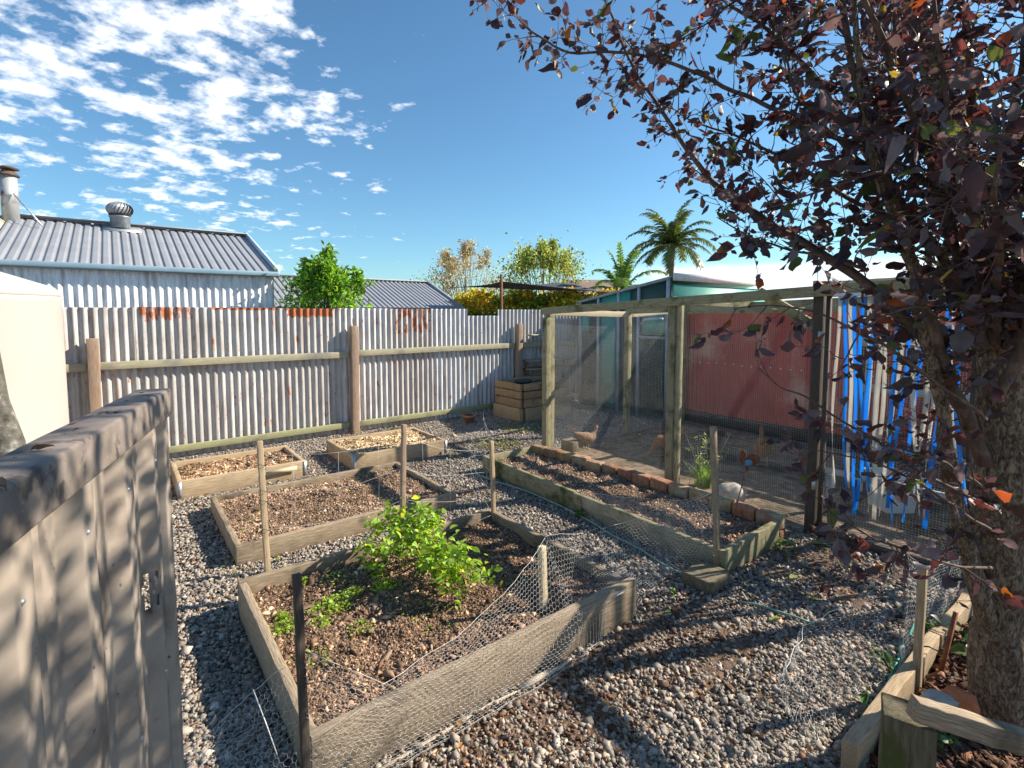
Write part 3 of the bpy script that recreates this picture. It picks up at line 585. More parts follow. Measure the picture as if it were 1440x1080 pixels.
# ------------------------------------------------------------------ aviary
av = thing('aviary', 'wire mesh chicken run of mossy timber posts beside the brick edged bed', 'aviary', UV(3.3, 5), A)
UF = 1.78
def zb(v): return 1.93+(v-2.66)*.066
def post(u, v, w=.09, d=.09, h=None, mat='wood_green', name='post', lean=0):
    b = MB(); b.beam(UV(u, v, -.05), UV(u+lean, v, h or zb(v)-.05), w, d, up=DU, n=10, jit=.002); return b.build(name, M[mat], av, bevel=.004)
post(UF, 2.70); post(UF-.095, 2.735, .085, .09, h=1.84)
post(UF, 4.66, .085, .08); post(UF+.005, 4.735, .06, .05)
post(UF, 6.09, .08, .075, h=2.14, mat='wood_dark')
post(UF, 7.35, .09, .09, h=2.2); post(UF, 9.0, .09, .09, h=2.25)
post(3.40, 2.70, .085, .085, h=1.9); post(4.9, 2.68, .08, .08, h=1.9); post(3.40, 5.9, .07, .07, h=2.1, mat='wood_dark'); post(3.4, 8.6, .08, .08, h=2.1)
def beam(p, q, w=.045, h=.09, mat='wood_green', nm='beam'):
    b = MB(); b.beam(p, q, w, h, n=14, jit=.002); return b.build(nm, M[mat], av, bevel=.003)
beam(UV(UF-.06, 2.60, zb(2.6)), UV(UF-.06, 9.1, zb(7)), .05, .09)
beam(UV(3.40, 2.66, 1.93), UV(3.40, 9.0, 2.13), .05, .09)
beam(UV(4.93, 2.66, 1.93), UV(4.93, 9.0, 2.0), .05, .09)
for v, mt in ((2.70, 'wood_pale'), (4.62, 'wood_green'), (6.05, 'wood_pale'), (7.4, 'wood_green')):
    beam(UV(UF, v, zb(v)-.02), UV(3.37, v+.02, zb(v)-.055), .045, .085, mt); beam(UV(3.44, v+.02, zb(v)-.055), UV(4.9, v+.02, 1.96), .045, .085, mt)
beam(UV(1.83, 5.55, 2.10), UV(1.83, 6.04, 1.78), .045, .085, nm='brace')
# mesh panels: frames of fine square wire
def panel(name, u0, v0, u1, v1, z0, z1, parent, pitch=.0195, r=.0006, wob=.008):
    p = UV(u0, v0, z0); q = UV(u1, v1, z0); e = (q-p); L = e.length; e.normalize()
    return gridnet(name, p, e, DZ, L, z1-z0, pitch, r, M['mesh_wire'], parent, wob)
panel('mesh_panel', UF-.05, 2.66, UF-.05, 4.68, .01, 1.94, av)
panel('mesh_panel', UF-.05, 4.70, UF-.05, 6.06, .01, 2.06, av)
panel('mesh_panel', UF, 2.655, 3.4, 2.655, .01, 1.90, av); panel('mesh_panel', 3.4, 2.655, 4.95, 2.655, .01, 1.90, av, pitch=.025)
panel('mesh_panel', UF-.02, 7.12, UF-.02, 9.0, .01, 2.1, av, pitch=.025)
dr = MB()
for v in (6.165, 7.10): dr.beam(UV(UF-.01, v, .05), UV(UF-.01, v, 2.06), .03, .04, up=DU)
dr.beam(UV(UF-.01, 6.18, 2.05), UV(UF-.01, 7.085, 2.05), .03, .035); dr.beam(UV(UF-.01, 6.18, .98), UV(UF-.01, 7.085, .98), .025, .03)
dr = dr.build('door', M['wood_dark'], av)
panel('mesh', UF-.028, 6.16, UF-.028, 7.1, .06, 2.05, dr, pitch=.0195, wob=.004)
for z in (.45, 1.7):
    b = MB(); b.beam(UV(UF-.04, 6.12, z-.05), UV(UF-.04, 6.12, z+.05), .03, .02, up=DU); b.build('hinge', M['galv'], dr)
beam(UV(UF-.02, 6.13, .035), UV(UF+.03, 7.3, .035), .07, .05, 'wood_dark', 'sill')
beam(UV(UF+.02, 6.15, 2.13), UV(UF+.02, 7.3, 2.16), .04, .06, 'wood_pale', 'lintel')
# partition with coarser netting, rails and shade panel inside
pt = thing('run_partition', 'inner partition of dark netting and rails behind the strip curtain', 'partition', UV(3.2, 7), A)
gridnet('netting', UV(3.25, 5.95, .1), DV, DZ, 3.2, 1.45, .045, .0028, M['black'], pt, .01)
for z in (.5, 1.12, 1.6):
    b = MB(); b.beam(UV(3.24, 5.93, z), UV(3.24, 9.1, z+.02), .04, .08, n=8, jit=.003); b.build('rail', M['grey_frame'], pt)
b = MB(); b.beam(UV(3.3, 7.05, 0), UV(3.3, 7.05, 1.7), .08, .08, up=DU); b.build('post', M['wood_dark'], pt)
b = MB(); b.beam(UV(3.45, 7.3, .55), UV(3.45, 9.0, .55), .03, 1.1); b.build('panel', M['wood_dark'], pt)
lr = thing('timber_rail', 'low pale rail on short stumps inside the run behind the door', 'rail', UV(2.5, 6.7), A)
b = MB(); b.beam(UV(2.35, 5.95, .42), UV(2.4, 8.0, .40), .05, .05, n=8, jit=.002); b.build('rail', M['grey_frame'], lr)
for v in (6.0, 7.15, 7.95):
    b = MB(); b.beam(UV(2.39, v, .0), UV(2.39, v, .375), .05, .05, up=DU); b.build('stump', M['grey_frame'], lr)
wb = thing('white_tub', 'square white plastic tub on the earth behind the aviary door post', 'tub', UV(3.0, 5.55, .02))
c = UV(2.9, 6.35, .03); wb.location = c; WI[wb.name] = Matrix.Translation(c).inverted()
b = MB(); P = []
for z, s in ((0, .13), (.34, .155), (.34, .145), (.03, .12)):
    for (x, y) in ((-1, -1), (1, -1), (1, 1), (-1, 1)): P.append((c.x+x*s, c.y+y*s, c.z+z))
b.add(P, [(0, 1, 5, 4), (1, 2, 6, 5), (2, 3, 7, 6), (3, 0, 4, 7), (4, 5, 9, 8), (5, 6, 10, 9), (6, 7, 11, 10), (7, 4, 8, 11), (8, 9, 13, 12), (9, 10, 14, 13), (10, 11, 15, 14), (11, 8, 12, 15), (12, 13, 14, 15), (3, 2, 1, 0)]); b.build('body', M['white'], wb, bevel=.008)
b = MB(); 
for k in range(4):
    x, y = ((-1, -1), (1, -1), (1, 1), (-1, 1))[k]; x2, y2 = ((1, -1), (1, 1), (-1, 1), (-1, -1))[k]
    b.beam((c.x+x*.165, c.y+y*.165, c.z+.34), (c.x+x2*.165, c.y+y2*.165, c.z+.34), .02, .02)
b.build('rim', M['white'], wb)
# strip curtain
sc_ = thing('strip_curtain', 'blue and white plastic strips hanging in the mesh doorway', 'strip curtain', UV(UF-.10, 6.7, 2.08), A)
b = MB(); b.beam(UV(UF-.085, 6.22, 2.045), UV(UF-.085, 7.06, 2.045), .02, .03); b.build('header', M['white'], sc_)
vv = 6.27
spec = 'WBWBBWBWWBWBWBWWBWB'
for i, k in enumerate(spec):
    v = 6.265+i*.0425+random.uniform(-.010, .010); zlow = random.choice([.30, .36, .42, .5, .34]); b = MB(); vs, gs, fs = [], [], []; n = 22
    tw = random.uniform(-2.2, 2.2); sw = random.uniform(-.07, .09)*(1+i*.04); ph = random.random()*6; wd = random.uniform(.024, .036)
    off = (i % 3)*.012
    for j in range(n+1):
        t = j/n; z = 2.035-(2.035-zlow)*t; a = math.sin(t*3.1+ph)*.5*t*1.6+tw*t*t; cv = v+sw*t*t+.012*math.sin(t*7+ph); cu = UF-.10+off+.02*math.sin(t*5+ph)*t
        for s_ in (-.5, .5):
            vs.append(UV(cu+math.sin(a)*wd*s_, cv+math.cos(a)*wd*s_, z)); gs.append((t*4, s_, i))
    for j in range(n): fs.append((j*2, j*2+1, j*2+3, j*2+2))
    b.add(vs, fs, gs); o = b.build('blue_strip' if k == 'B' else 'white_strip', M['bluetape' if k == 'B' else 'whitetape'], sc_, smooth=True)
    so_ = o.modifiers.new('thickness', 'SOLIDIFY'); so_.thickness = .0015

# ------------------------------------------------------------------ water tank and near steel fence
tk = thing('water_tank', 'cream rainwater tank with a low conical top in the left corner', 'tank', (-5.05, 4.25, 0))
prof = [(.98, 0), (1.0, .05), (1.0, 2.0), (1.012, 2.02), (1.012, 2.04), (1.0, 2.05)]
b = MB(); b.lathe((-5.05, 4.25, 0), prof, 64); b.build('body', M['tank'], tk, smooth=True)
b = MB(); b.lathe((-5.05, 4.25, 0), [(1.0, 2.052), (.99, 2.10), (.95, 2.14), (.6, 2.27), (.25, 2.36), (.24, 2.40), (.05, 2.41)], 64); b.build('top', M['tank'], tk, smooth=True)
nf_ = thing('steel_panel_fence', 'tan steel panel fence with dusty capping in the left foreground', 'fence', (-.95, 1.35, 0), R(113))
E0 = Vector((-.962, 1.36, 0)); fd = Vector((math.sin(R(23)), -math.cos(R(23)), 0)); fnr = Vector((math.cos(R(23)), math.sin(R(23)), 0))
ZC = 1.695
b = MB(); b.beam(E0-fnr*.0+Vector((0, 0, ZC-.035))-fd*.012, E0+fd*1.9+Vector((0, 0, ZC-.035)), .078, .075, n=24, jit=.0004); b.build('capping', M['cap'], nf_, bevel=.006)
# sheet with trapezoid ribs and a rusted hole by the end
s = []; off_ = []
L = 1.85; x = .05
prf = []
while x < L:
    prf += [(x, .012), (x+.045, .012), (x+.062, -.016), (x+.13, -.016), (x+.135, -.012), (x+.14, -.016), (x+.203, -.016), (x+.22, .012)]; x += .235
zs = np.linspace(.03, ZC-.06, 70); vs, fs, gs = [], [], []
prf2 = []
for i in range(len(prf)-1):
    (a, o1), (c_, o2) = prf[i], prf[i+1]; m_ = max(1, int((c_-a)/.02))
    for k in range(m_): prf2.append((a+(c_-a)*k/m_, o1+(o2-o1)*k/m_))
prf2.append(prf[-1]); nn_ = len(prf2)
for z in zs:
    for (a, o) in prf2: vs.append(E0+fd*a+fnr*(o+.002*mnoise.noise(Vector((a*5, z*3, 2))))+DZ*z); gs.append((a, o, z))
hz, hx_ = 1.19, .10
for i in range(len(zs)-1):
    for j in range(nn_-1):
        zc = (zs[i]+zs[i+1])/2; xc = (prf2[j][0]+prf2[j+1][0])/2
        rr = math.hypot((xc-hx_)/.024, (zc-hz)/.050)+.8*mnoise.noise(Vector((xc*60, zc*45, 0)))
        if rr < 1: continue
        fs.append((i*nn_+j, i*nn_+j+1, (i+1)*nn_+j+1, (i+1)*nn_+j))
b = MB(); b.add(vs, fs, gs); o = b.build('panel', M['tanpaint'], nf_); o.modifiers.new('thickness', 'SOLIDIFY').thickness = .0015
b = MB(); b.beam(E0+Vector((0, 0, .0))-fd*.0, E0+Vector((0, 0, ZC-.075)), .05, .052, up=fnr, n=12, jit=.0008); b.build('post', M['tanpaint'], nf_, bevel=.004)
b = MB()
for k in range(16):
    z = hz+random.uniform(-.055, .04); a = hx_+random.uniform(-.035, .03); b.blob(E0+fd*a+fnr*.004+DZ*z, (.006, .006, random.uniform(.005, .014)), 6, 4, .4)
b.build('torn_edge', M['cap'], nf_)
for zz_ in (.35, .95, 1.52):
    for q in range(7):
        b = MB(); c_ = E0+fd*(.05+.235*q+.022)+fnr*.012+DZ*zz_; b.blob(c_, (.005, .005, .005), 8, 5, 0); b.build('screw', M['galv'], nf_)

# ------------------------------------------------------------------ raised beds
def bed(key, label, mat, h, zs_, th=.045, rot=0, brackets=False, soil='soil', group=None, fronth=None):
    u0, u1, v0, v1 = BEDS[key]; t = thing('raised_bed', label, 'garden bed', UV((u0+u1)/2, (v0+v1)/2), A, group)
    def bd(p, q, hh, dz0=0.0, dz1=0.0, tn=(1, 1, 1)):
        b = MB(); b.beam(p+DZ*(hh/2-.01), q+DZ*(hh/2-.01), th, hh, n=16, jit=.0022, t=tn); b.build('board', M[mat], t, bevel=.004)
    r = lambda: tuple([random.uniform(.8, 1.12)]*3)
    bd(UV(u0-.0, v0+th/2), UV(u1, v0+th/2), h, tn=r()); fh = fronth or h
    bd(UV(u0+th/2, v0+th+.002), UV(u0+th/2, v1-th-.002), h-.003, tn=r()); bd(UV(u1-th/2, v0+th+.002), UV(u1-th/2, v1-th-.002), h-.004, tn=r())
    bd(UV(u0, v1-th/2), UV(u1, v1-th/2), fh, tn=r())
    soil_grid('soil', u0+th*.8, u1-th*.8, v0+th*.8, v1-th*.8, zs_, M[soil], t, amp=.03, step=.03, fr=5)
    if brackets:
        for (u, v) in ((u0, v0), (u1, v0), (u0, v1), (u1, v1)):
            su = 1 if u == u0 else -1; sv = 1 if v == v0 else -1; b = MB()
            b.beam(UV(u+su*.035, v-sv*.002, h*.5), UV(u+su*.0005, v-sv*.002, h*.5), .003, h*.82); b.beam(UV(u-su*.002, v-sv*.002, h*.5), UV(u-su*.002, v+sv*.035, h*.5), .003, h*.82)
            for z in (.3, .5, .7):
                b.blob(UV(u+su*.02, v-sv*.005, h*z), (.004, .004, .004), 6, 4, 0); b.blob(UV(u-su*.005, v+sv*.02, h*z), (.004, .004, .004), 6, 4, 0)
            b.build('corner_bracket', M['galv'], t)
    return t
def crumbs(t, key, n, z, base, var=.5, size=.012, wp=.15, wc=(2.4, 2.2, 1.9), flat=(1.1, .8, .6), tilt=.8, mat='soilclod', th=.05, nm='soil_crumbs'):
    u0, u1, v0, v1 = BEDS[key]; u = rng.uniform(u0+th, u1-th, n); v = rng.uniform(v0+th, v1-th, n)
    p = np.array([UV(a, b, z+mnoise.fractal(Vector((a*5, b*5, z*9+7)), 1.0, 2.0, 4)*.03) for a, b in zip(u, v)]); s_ = size*np.exp(rng.normal(0, .5, n)); p[:, 2] += s_*.1
    cl = np.array([mnoise.noise(Vector((a*2.2, b*2.2, 5))) for a, b in zip(u, v)]); tt = tones(n, base, var, wp=wp, wc=wc)*(1+.5*cl[:, None])
    tag(chunks(nm, p, s_, M[mat], tt, t, flat=flat, tilt=tilt), kind='stuff')
bA = bed('A', 'small raised bed with corner brackets nearest the water tank', 'wood_tan', .2, .135, brackets=True)
crumbs(bA, 'A', 11000, .135, (.27, .18, .12), size=.010, wp=.3, flat=(1.8, .5, .3), tilt=.5)
bB = bed('B', 'small raised bed covered in pale straw mulch below the fence post', 'wood_tan', .2, .15, brackets=True, soil='mulch')
crumbs(bB, 'B', 20000, .15, (.74, .55, .34), var=.3, size=.0105, wp=.14, wc=(.4, .32, .3), flat=(2.2, .4, .2), tilt=.5)
bC = bed('C', 'middle raised bed of bare brown soil in weathered boards', 'wood_grey', .165, .10)
crumbs(bC, 'C', 52000, .10, (.24, .168, .12), var=.42, size=.0068, wp=.13)
bD = bed('D', 'large near raised bed with the leafy green plant and weeds', 'wood_grey', .235, .135, fronth=.262)
crumbs(bD, 'D', 90000, .135, (.21, .142, .10), var=.42, size=.0064, wp=.10)
crumbs(bD, 'D', 700, .142, (.32, .22, .15), size=.014, wp=.3, wc=(.35, .3, .28), flat=(1.7, .7, .35), tilt=.4, nm='bark_pieces')
# bed E: boards on three sides, bricks along the aviary side
u0, u1, v0, v1 = BEDS['E']
bE = thing('raised_bed', 'long raised bed edged with red bricks in front of the aviary', 'garden bed', UV((u0+u1)/2, (v0+v1)/2), A)
for (p, q, hh) in ((UV(u0+.022, v0, .1), UV(u0+.022, 4.5, .095), .2), (UV(u0+.018, 4.505, .085), UV(u0+.022, v1, .09), .2), (UV(u0+.047, v0+.022, .1), UV(1.22, v0+.022, .095), .2), (UV(u0+.047, v1-.022, .09), UV(1.32, v1-.022, .105), .2)):
    b = MB(); b.beam(p, q, .045, hh, n=22, jit=.0025, t=tuple([random.uniform(.85, 1.1)]*3)); b.build('board', M['wood_green'], bE, bevel=.004)
soil_grid('soil', u0+.035, 1.36, v0+.035, v1-.03, .115, M['soil'], bE, amp=.035, step=.03, fr=5)
BEDS['E'] = (u0, 1.38, v0, v1); crumbs(bE, 'E', 34000, .115, (.29, .205, .15), var=.38, size=.0072, wp=.10, wc=(1.8, 1.7, 1.5)); BEDS['E'] = (u0, u1, v0, v1)
nb_ = 14
for i in range(nb_):
    t = (i+.5)/nb_; v = v0+.02+t*(v1-v0-.02); u = 1.27+.13*math.sin(min(t*1.5, 1)*1.57)+random.uniform(-.012, .012)
    for z in (.055, .165):
        b = MB(); l = .205; aa = random.uniform(-.06, .06)+(.22 if t < .35 else 0); dd = DV*math.cos(aa)+DU*math.sin(aa)
        cc = UV(u, v, z+random.uniform(-.006, .006)); b.beam(cc-dd*l/2, cc+dd*l/2, .105, .105 if z > .1 else .1, n=5, jit=.003, t=random.choice([(1, 1.1, 1.1), (1.05, 1.45, 1.5), (.75, .85, .85), (1.0, 1.6, 1.5), (.8, 1.2, 1.1)])); b.build('brick', M['brick'], bE, bevel=.006)
# ================================================================== OBJECTS
def single(name, b, mat, label, cat, group=None, origin=None, **k):
    o = b.build(name, M[mat], None, **k); tag(o, label, cat, group)
    if origin is not None:
        o.data.transform(Matrix.Translation(-Vector(origin))); o.location = origin
    return o
def stake(p, q, wd, th, mat, label, g='wooden garden stakes'):
    b = MB(); b.beam(Vector(p)-DZ*.08, q, wd, th, up=DV, n=14, jit=.0012, w1=wd*.95)
    return single('garden_stake', b, mat, label, 'stake', g, origin=p, bevel=.0025)
S = {}
S['a'] = (UV(-2.19, 4.38, .12), V(365, 620, 3.32)); S['b'] = (UV(-1.25, 4.40, .12), V(568, 597, 3.86)); S['c'] = (UV(-.45, 4.50, .12), V(691, 620, 4.25))
S['d'] = (UV(-.98, 5.75, .12), V(762, 768, 2.95)); S['e'] = (UV(-2.42, 6.075, 0), V(417, 808, 1.80)); S['f'] = (G(1010, 806), V(1003, 600, 3.62)); S['g'] = (G(1288, 978), V(1298, 796, 2.42))
stake(*S['a'], .036, .032, 'wood_tan', 'thin leaning stake at the back left corner of the near bed, wire tied round it')
stake(*S['b'], .036, .032, 'wood_brown', 'tall brown stake standing behind the leafy green plant')
stake(*S['c'], .034, .030, 'wood_tan', 'stake at the back right corner of the near bed')
stake(*S['d'], .042, .036, 'wood_pale', 'short pale stake inside the near bed holding up the chicken wire')
stake(*S['e'], .030, .030, 'wood_dark', 'dark stake at the front left corner of the near bed')
stake(*S['f'], .040, .036, 'wood_grey', 'grey stake at the near corner of the long brick edged bed')
stake(*S['g'], .040, .034, 'wood_tan', 'leaning stake against the planter board under the purple tree')
# ------------------------------------------------------------------ chicken wire along the near bed
def lerp_pts(tab, s):
    for i in range(len(tab)-1):
        if s <= tab[i+1][0]:
            k = (s-tab[i][0])/(tab[i+1][0]-tab[i][0]); return [a+(b_-a)*k for a, b_ in zip(tab[i][1:], tab[i+1][1:])]
    return list(tab[-1][1:])
cw = thing('chicken_wire', 'sagging chicken wire strung along the front of the near bed to the grey stake', 'wire netting', UV(-1, 6.06), A)
def wrinkle(s, t): return .018*mnoise.noise(Vector((s*5, t*6, 1)))+.008*mnoise.noise(Vector((s*17, t*15, 4)))
T1 = [(0, .66, 6.085), (.3, .40, 6.085), (.7, .40, 6.0), (1.1, .46, 5.88), (1.46, .555, 5.73)]
def f1(s, t):
    zt_, vt = lerp_pts(T1, s); k = t/.62
    vv_ = 6.062 if k < .34 else 6.062+(vt-6.062)*(k-.34)/.66
    return UV(-2.42+s, vv_+wrinkle(s, t)*.8+(.012 if k < .34 else 0), .02+k*zt_+(wrinkle(s+9, t)*.6 if k > .1 else 0))
hexnet('net_panel', f1, 1.46, .62, .026, .0007, M['galv_wire'], cw)
T2 = [(0, .555, 5.73, 6.05), (.35, .47, 5.66, 6.02), (.75, .40, 5.62, 5.88), (1.15, .48, 5.75, 5.80), (1.52, .60, 5.99, 6.02)]
def f2(s, t):
    zt_, vt, vb = lerp_pts(T2, s); k = t/.62; u = -.96+s; sg = math.sin(k*math.pi)
    z = .02+k*zt_-.05*sg+wrinkle(s+3, t)*1.2; v = vb+(vt-vb)*k
    if u < -.40: z = max(z, .24 if v < 6.03 else z)
    return UV(u, v+wrinkle(s, t), max(z, .015))
hexnet('net_panel', f2, 1.52, .62, .026, .0007, M['galv_wire'], cw)
T3 = [(0, .60, .50), (.3, .46, .42), (.8, .34, .40), (1.3, .24, .42)]
def f3(s, t):
    zt_, ut = lerp_pts(T3, s); k = t/.55; return UV(.44+(ut-.44)*k-.03*math.sin(k*3.1)+wrinkle(s, t), 6.0-s, .02+k*zt_+wrinkle(s+2, t)*.5)
hexnet('net_panel', f3, 1.3, .55, .026, .00075, M['galv_wire'], cw)
p0, p1 = S['e'][0], Vector((-1.42, 1.62, 0))
def f0(s, t):
    k = s/.8; q = t/.6; b0 = p0.lerp(p1, k); h = .62*(1-k)+.20*k; return Vector((b0.x-.06*q+wrinkle(s, t)*2, b0.y-.02*q+wrinkle(s+5, t), .01+q*h-.03*math.sin(k*3.14)))
hexnet('net_panel', f0, .8, .6, .028, .00085, M['galv_wire'], cw)
b = MB()
for fn, L_, W_ in ((f1, 1.46, .62), (f2, 1.52, .62), (f3, 1.3, .55), (f0, .8, .6)):
    b.tube([fn(L_*i/30, W_) for i in range(31)], .0013, 4); b.tube([fn(L_*i/30, .01) for i in range(31)], .0012, 4)
b.build('edge_wire', M['galv_wire'], cw)
b = MB()
b.tube([V(356, 970, 2.0), V(375, 1020, 1.95), V(398, 1085, 1.9)], .0025, 5); single('loose_wire', b, 'galv_wire', 'straight loose wire leaning in the netting at the bottom left', 'wire')
# strand wire with uprights across the back of the near bed, running on loosely towards the compost box
sw = thing('strand_wire', 'loose strands of fence wire tied between the stakes behind the near bed', 'wire fence', UV(-1, 4.4), A)
anch = [(S['a'][0], S['a'][1]), (S['b'][0], S['b'][1]), (S['c'][0], S['c'][1])]
far = [(UV(1.05, 2.72, .05), UV(1.0, 2.2, .42)), (UV(1.7, 1.2, .03), UV(1.65, 1.25, .34)), (UV(2.4, 1.0, .03), UV(2.3, 1.05, .26))]
b = MB(); allp = [(UV(-3.1, 3.2, .05), UV(-3.0, 3.5, .45))]+anch+[(UV(.15, 3.2, .10), UV(.1, 3.2, .62))]+far
lev = (.12, .38, .64, .90)
def wp_(i, f, k):
    a0 = allp[i][0].lerp(allp[i][1], f); a1 = allp[i+1][0].lerp(allp[i+1][1], f); p = a0.lerp(a1, k)
    p.z += -.05*math.sin(k*math.pi)+.018*mnoise.noise(Vector((i+k*3.3, f*7, 0))); p += DV*(.03*mnoise.noise(Vector((i*2+k*4, f*5, 9)))); return p
for f in lev:
    pts = [wp_(i, f, k/10) for i in range(1, len(allp)-1) for k in range(10)]+[allp[-1][0].lerp(allp[-1][1], f)]
    b.tube(pts, .0014, 4)
for i in range(1, len(allp)-1):
    for k in (.2, .5, .8): b.tube([wp_(i, f, k)+DV*.002 for f in lev], .001, 4)
b.build('strand', M['galv_wire'], sw)
b = MB()
for st, z in (('a', .55), ('a', .62), ('a', .35), ('b', .5), ('a', .8)):
    p = S[st][0].lerp(S[st][1], z); b.tube([p+Vector((.028*math.cos(q), .028*math.sin(q), .012*math.sin(q*1.7)+.006*q)) for q in [x*.5 for x in range(16)]], .0018, 4)
b.build('tie', M['black'], sw)
# ------------------------------------------------------------------ right planter, netting, post and rail
pl = thing('planter_board', 'pale split board edging the planting strip under the purple tree', 'garden edging', UV(.4, 7.22), A)
b = MB(); b.beam(UV(-.62, 7.22, .075), UV(.55, 7.22, .08), .055, .16, n=12, jit=.003); b.build('board', M['wood_tan'], pl, bevel=.004)
b = MB(); b.beam(UV(.56, 7.23, .08), UV(1.55, 7.24, .085), .055, .16, n=12, jit=.004); b.build('board', M['wood_tan'], pl, bevel=.004)
b = MB(); b.beam(UV(.35, 7.29, .01), UV(.42, 7.33, .38), .016, .016, n=2, t=(1, 1, 1)); b.build('steel_peg', M['rustmetal'], pl)
b = MB(); b.tube([UV(.30, 7.18, .17), UV(.33, 7.25, .19), UV(.36, 7.30, .17)], .004, 5); b.tube([UV(.60, 7.18, .17), UV(.62, 7.25, .19), UV(.65, 7.30, .17)], .004, 5); b.build('wire_loop', M['black'], pl)
struct(soil_grid('planting_strip', -1.4, 2.4, 7.245, 9.8, .05, M['soil'], amp=.04, step=.05, fr=4, edge=.05))
n = 9000; u = rng.uniform(-1.2, 1.7, n); v = rng.uniform(7.27, 8.3, n)
p = np.array([UV(a, c_, .06+mnoise.fractal(Vector((a*4, c_*4, .05*9+7)), 1.0, 2.0, 4)*.04) for a, c_ in zip(u, v)])
tag(chunks('bark_mulch', p, .018*np.exp(rng.normal(0, .4, n)), M['soilclod'], tones(n, (.14, .078, .054), .45, wp=.1, wc=(2, 1.8, 1.6)), flat=(2, .6, .3), tilt=.6), kind='stuff')
rn = thing('chicken_wire', 'chicken wire sagging from the leaning stake along the planter board', 'wire netting', UV(.3, 7.15), A)
TB = [(0, .66, 7.17), (.4, .44, 7.16), (.9, .36, 7.18), (1.25, .30, 7.2)]
def g1(s, t):
    zt_, vt = lerp_pts(TB, s); k = t/.5; return UV(.21+s, vt+wrinkle(s, t), .03+k*zt_+wrinkle(s+3, t)*.4)
hexnet('net_panel', g1, 1.25, .5, .026, .0007, M['galv_wire'], rn)
TC = [(0, .66, 7.17, 7.15), (.2, .42, 7.02, 7.1), (.45, .30, 6.88, 7.05), (.8, .26, 6.95, 7.08)]
def g2(s, t):
    zt_, vt, vb = lerp_pts(TC, s); k = t/.55; return UV(.19-s, vb+(vt-vb)*k-.06*math.sin(k*3.1)+wrinkle(s*2, t)*1.5, .03+k*zt_+wrinkle(s+3, t)*1.5)
hexnet('net_panel', g2, .8, .55, .028, .0006, M['galv_wire'], rn)
b = MB(); b.tube([g1(1.25*i/20, .5) for i in range(21)], .0014, 4); b.tube([g2(.8*i/20, .55) for i in range(21)], .0014, 4); b.build('edge_wire', M['galv_wire'], rn)
M['sleeper'] = pmat('mossy old sleeper', [(.25, (.05, .042, .025)), (.5, (.125, .105, .062)), (.8, (.22, .19, .125))], 6, 8, .9, .6, .004, (1.2, 12, 12), stain=((.07, .085, .02), 5, .5, .66))
b = MB(); pb = V(1278, 1000, 1.74)
b.beam((pb.x, pb.y, -.05), (pb.x, pb.y, pb.z), .15, .14, up=Vector((.55, .83, 0)), n=9, jit=.004); single('sleeper_post', b, 'sleeper', 'square mossy sleeper post at the near corner under the purple tree', 'post', origin=(pb.x, pb.y, 0), bevel=.008)
b = MB(); b.beam(V(1283, 995, 1.665), V(1490, 1060, 1.60), .05, .072, n=16, jit=.002); single('timber_rail', b, 'wood_grey', 'grey weathered rail running right from the mossy sleeper post', 'rail', bevel=.004)
b = MB(); q = G(1296, 1000, .20); b.blob(G(1322, 990, .20), (.075, .05, .045), 16, 10, .25, 2.2, .8); ro = single('rock', b, 'rock', 'grey and orange lump of masonry behind the weathered rail', 'rock', smooth=False)
b = MB(); b.blob(G(1350, 990, .20), (.055, .06, .058), 14, 9, .3, 2.2, .8); b.build('orange_end', M['rock_orange'], ro)
b = MB(); b.tube([G(1268, 905, .07), G(1270, 930, .03), G(1258, 960, .03), G(1240, 1000, .03), G(1215, 1078, .03), G(1200, 1130, .03)], .017, 10); single('pipe', b, 'pipe', 'grey green pipe lying at the foot of the right chicken wire', 'pipe', smooth=True)
b = MB(); b.tube([G(1262, 948, .03), G(1252, 972, .03)], .022, 10); b.tube([G(1290, 870, .03), G(1262, 930, .04), G(1245, 970, .05), G(1236, 990, .04)], .006, 6); single('hose_end', b, 'hose_teal', 'teal hose joint and tail beside the grey green pipe', 'hose', smooth=True)
# ------------------------------------------------------------------ concrete block, hose, log, stick
cb = Vector((1.362, 3.47, 0)); b = MB(); ang = Vector((.78, .63, 0)); b.beam(Vector((cb.x, cb.y, .045))-ang*.133, Vector((cb.x, cb.y, .045))+ang*.133, .225, .10, n=8, jit=.0035); single('concrete_block', b, 'concrete', 'mossy concrete block on the gravel beside the grey stake', 'block', bevel=.008)
b = MB(); hp = [(672, 668), (700, 678), (740, 690), (790, 712), (830, 733), (860, 752), (900, 772), (935, 795), (968, 812)]
b.tube([G(x, y, .024) for x, y in hp], .0078, 8); b.tube([G(x, y, .022) for x, y in [(1040, 846), (1065, 850), (1095, 860), (1120, 868), (1146, 878)]], .007, 8); single('garden_hose', b, 'hose', 'pale green garden hose lying on gravel beside the long bed', 'hose', smooth=True)
b = MB(); b.tube([G(733, 968, .02), G(760, 952, .02), G(790, 938, .02), G(803, 926, .02)], [.021, .018, .009, .005], 9, rough=.12); b.tube([G(733, 970, .012), G(690, 990, .012), G(640, 1020, .01), G(560, 1068, .01), G(520, 1090, .01)], [.006, .006, .007, .008, .006], 6, rough=.2)
single('peeling_stick', b, 'log', 'pale peeling stick on the ground along the near bed', 'stick')
b = MB(); b.tube([G(440, 1095, .02), G(600, 1000, .02), G(760, 912, .02), G(860, 880, .03)], .012, 6, rough=.2); single('dark_batten', b, 'wood_dark', 'thin dark batten at the foot of the near bed', 'batten')
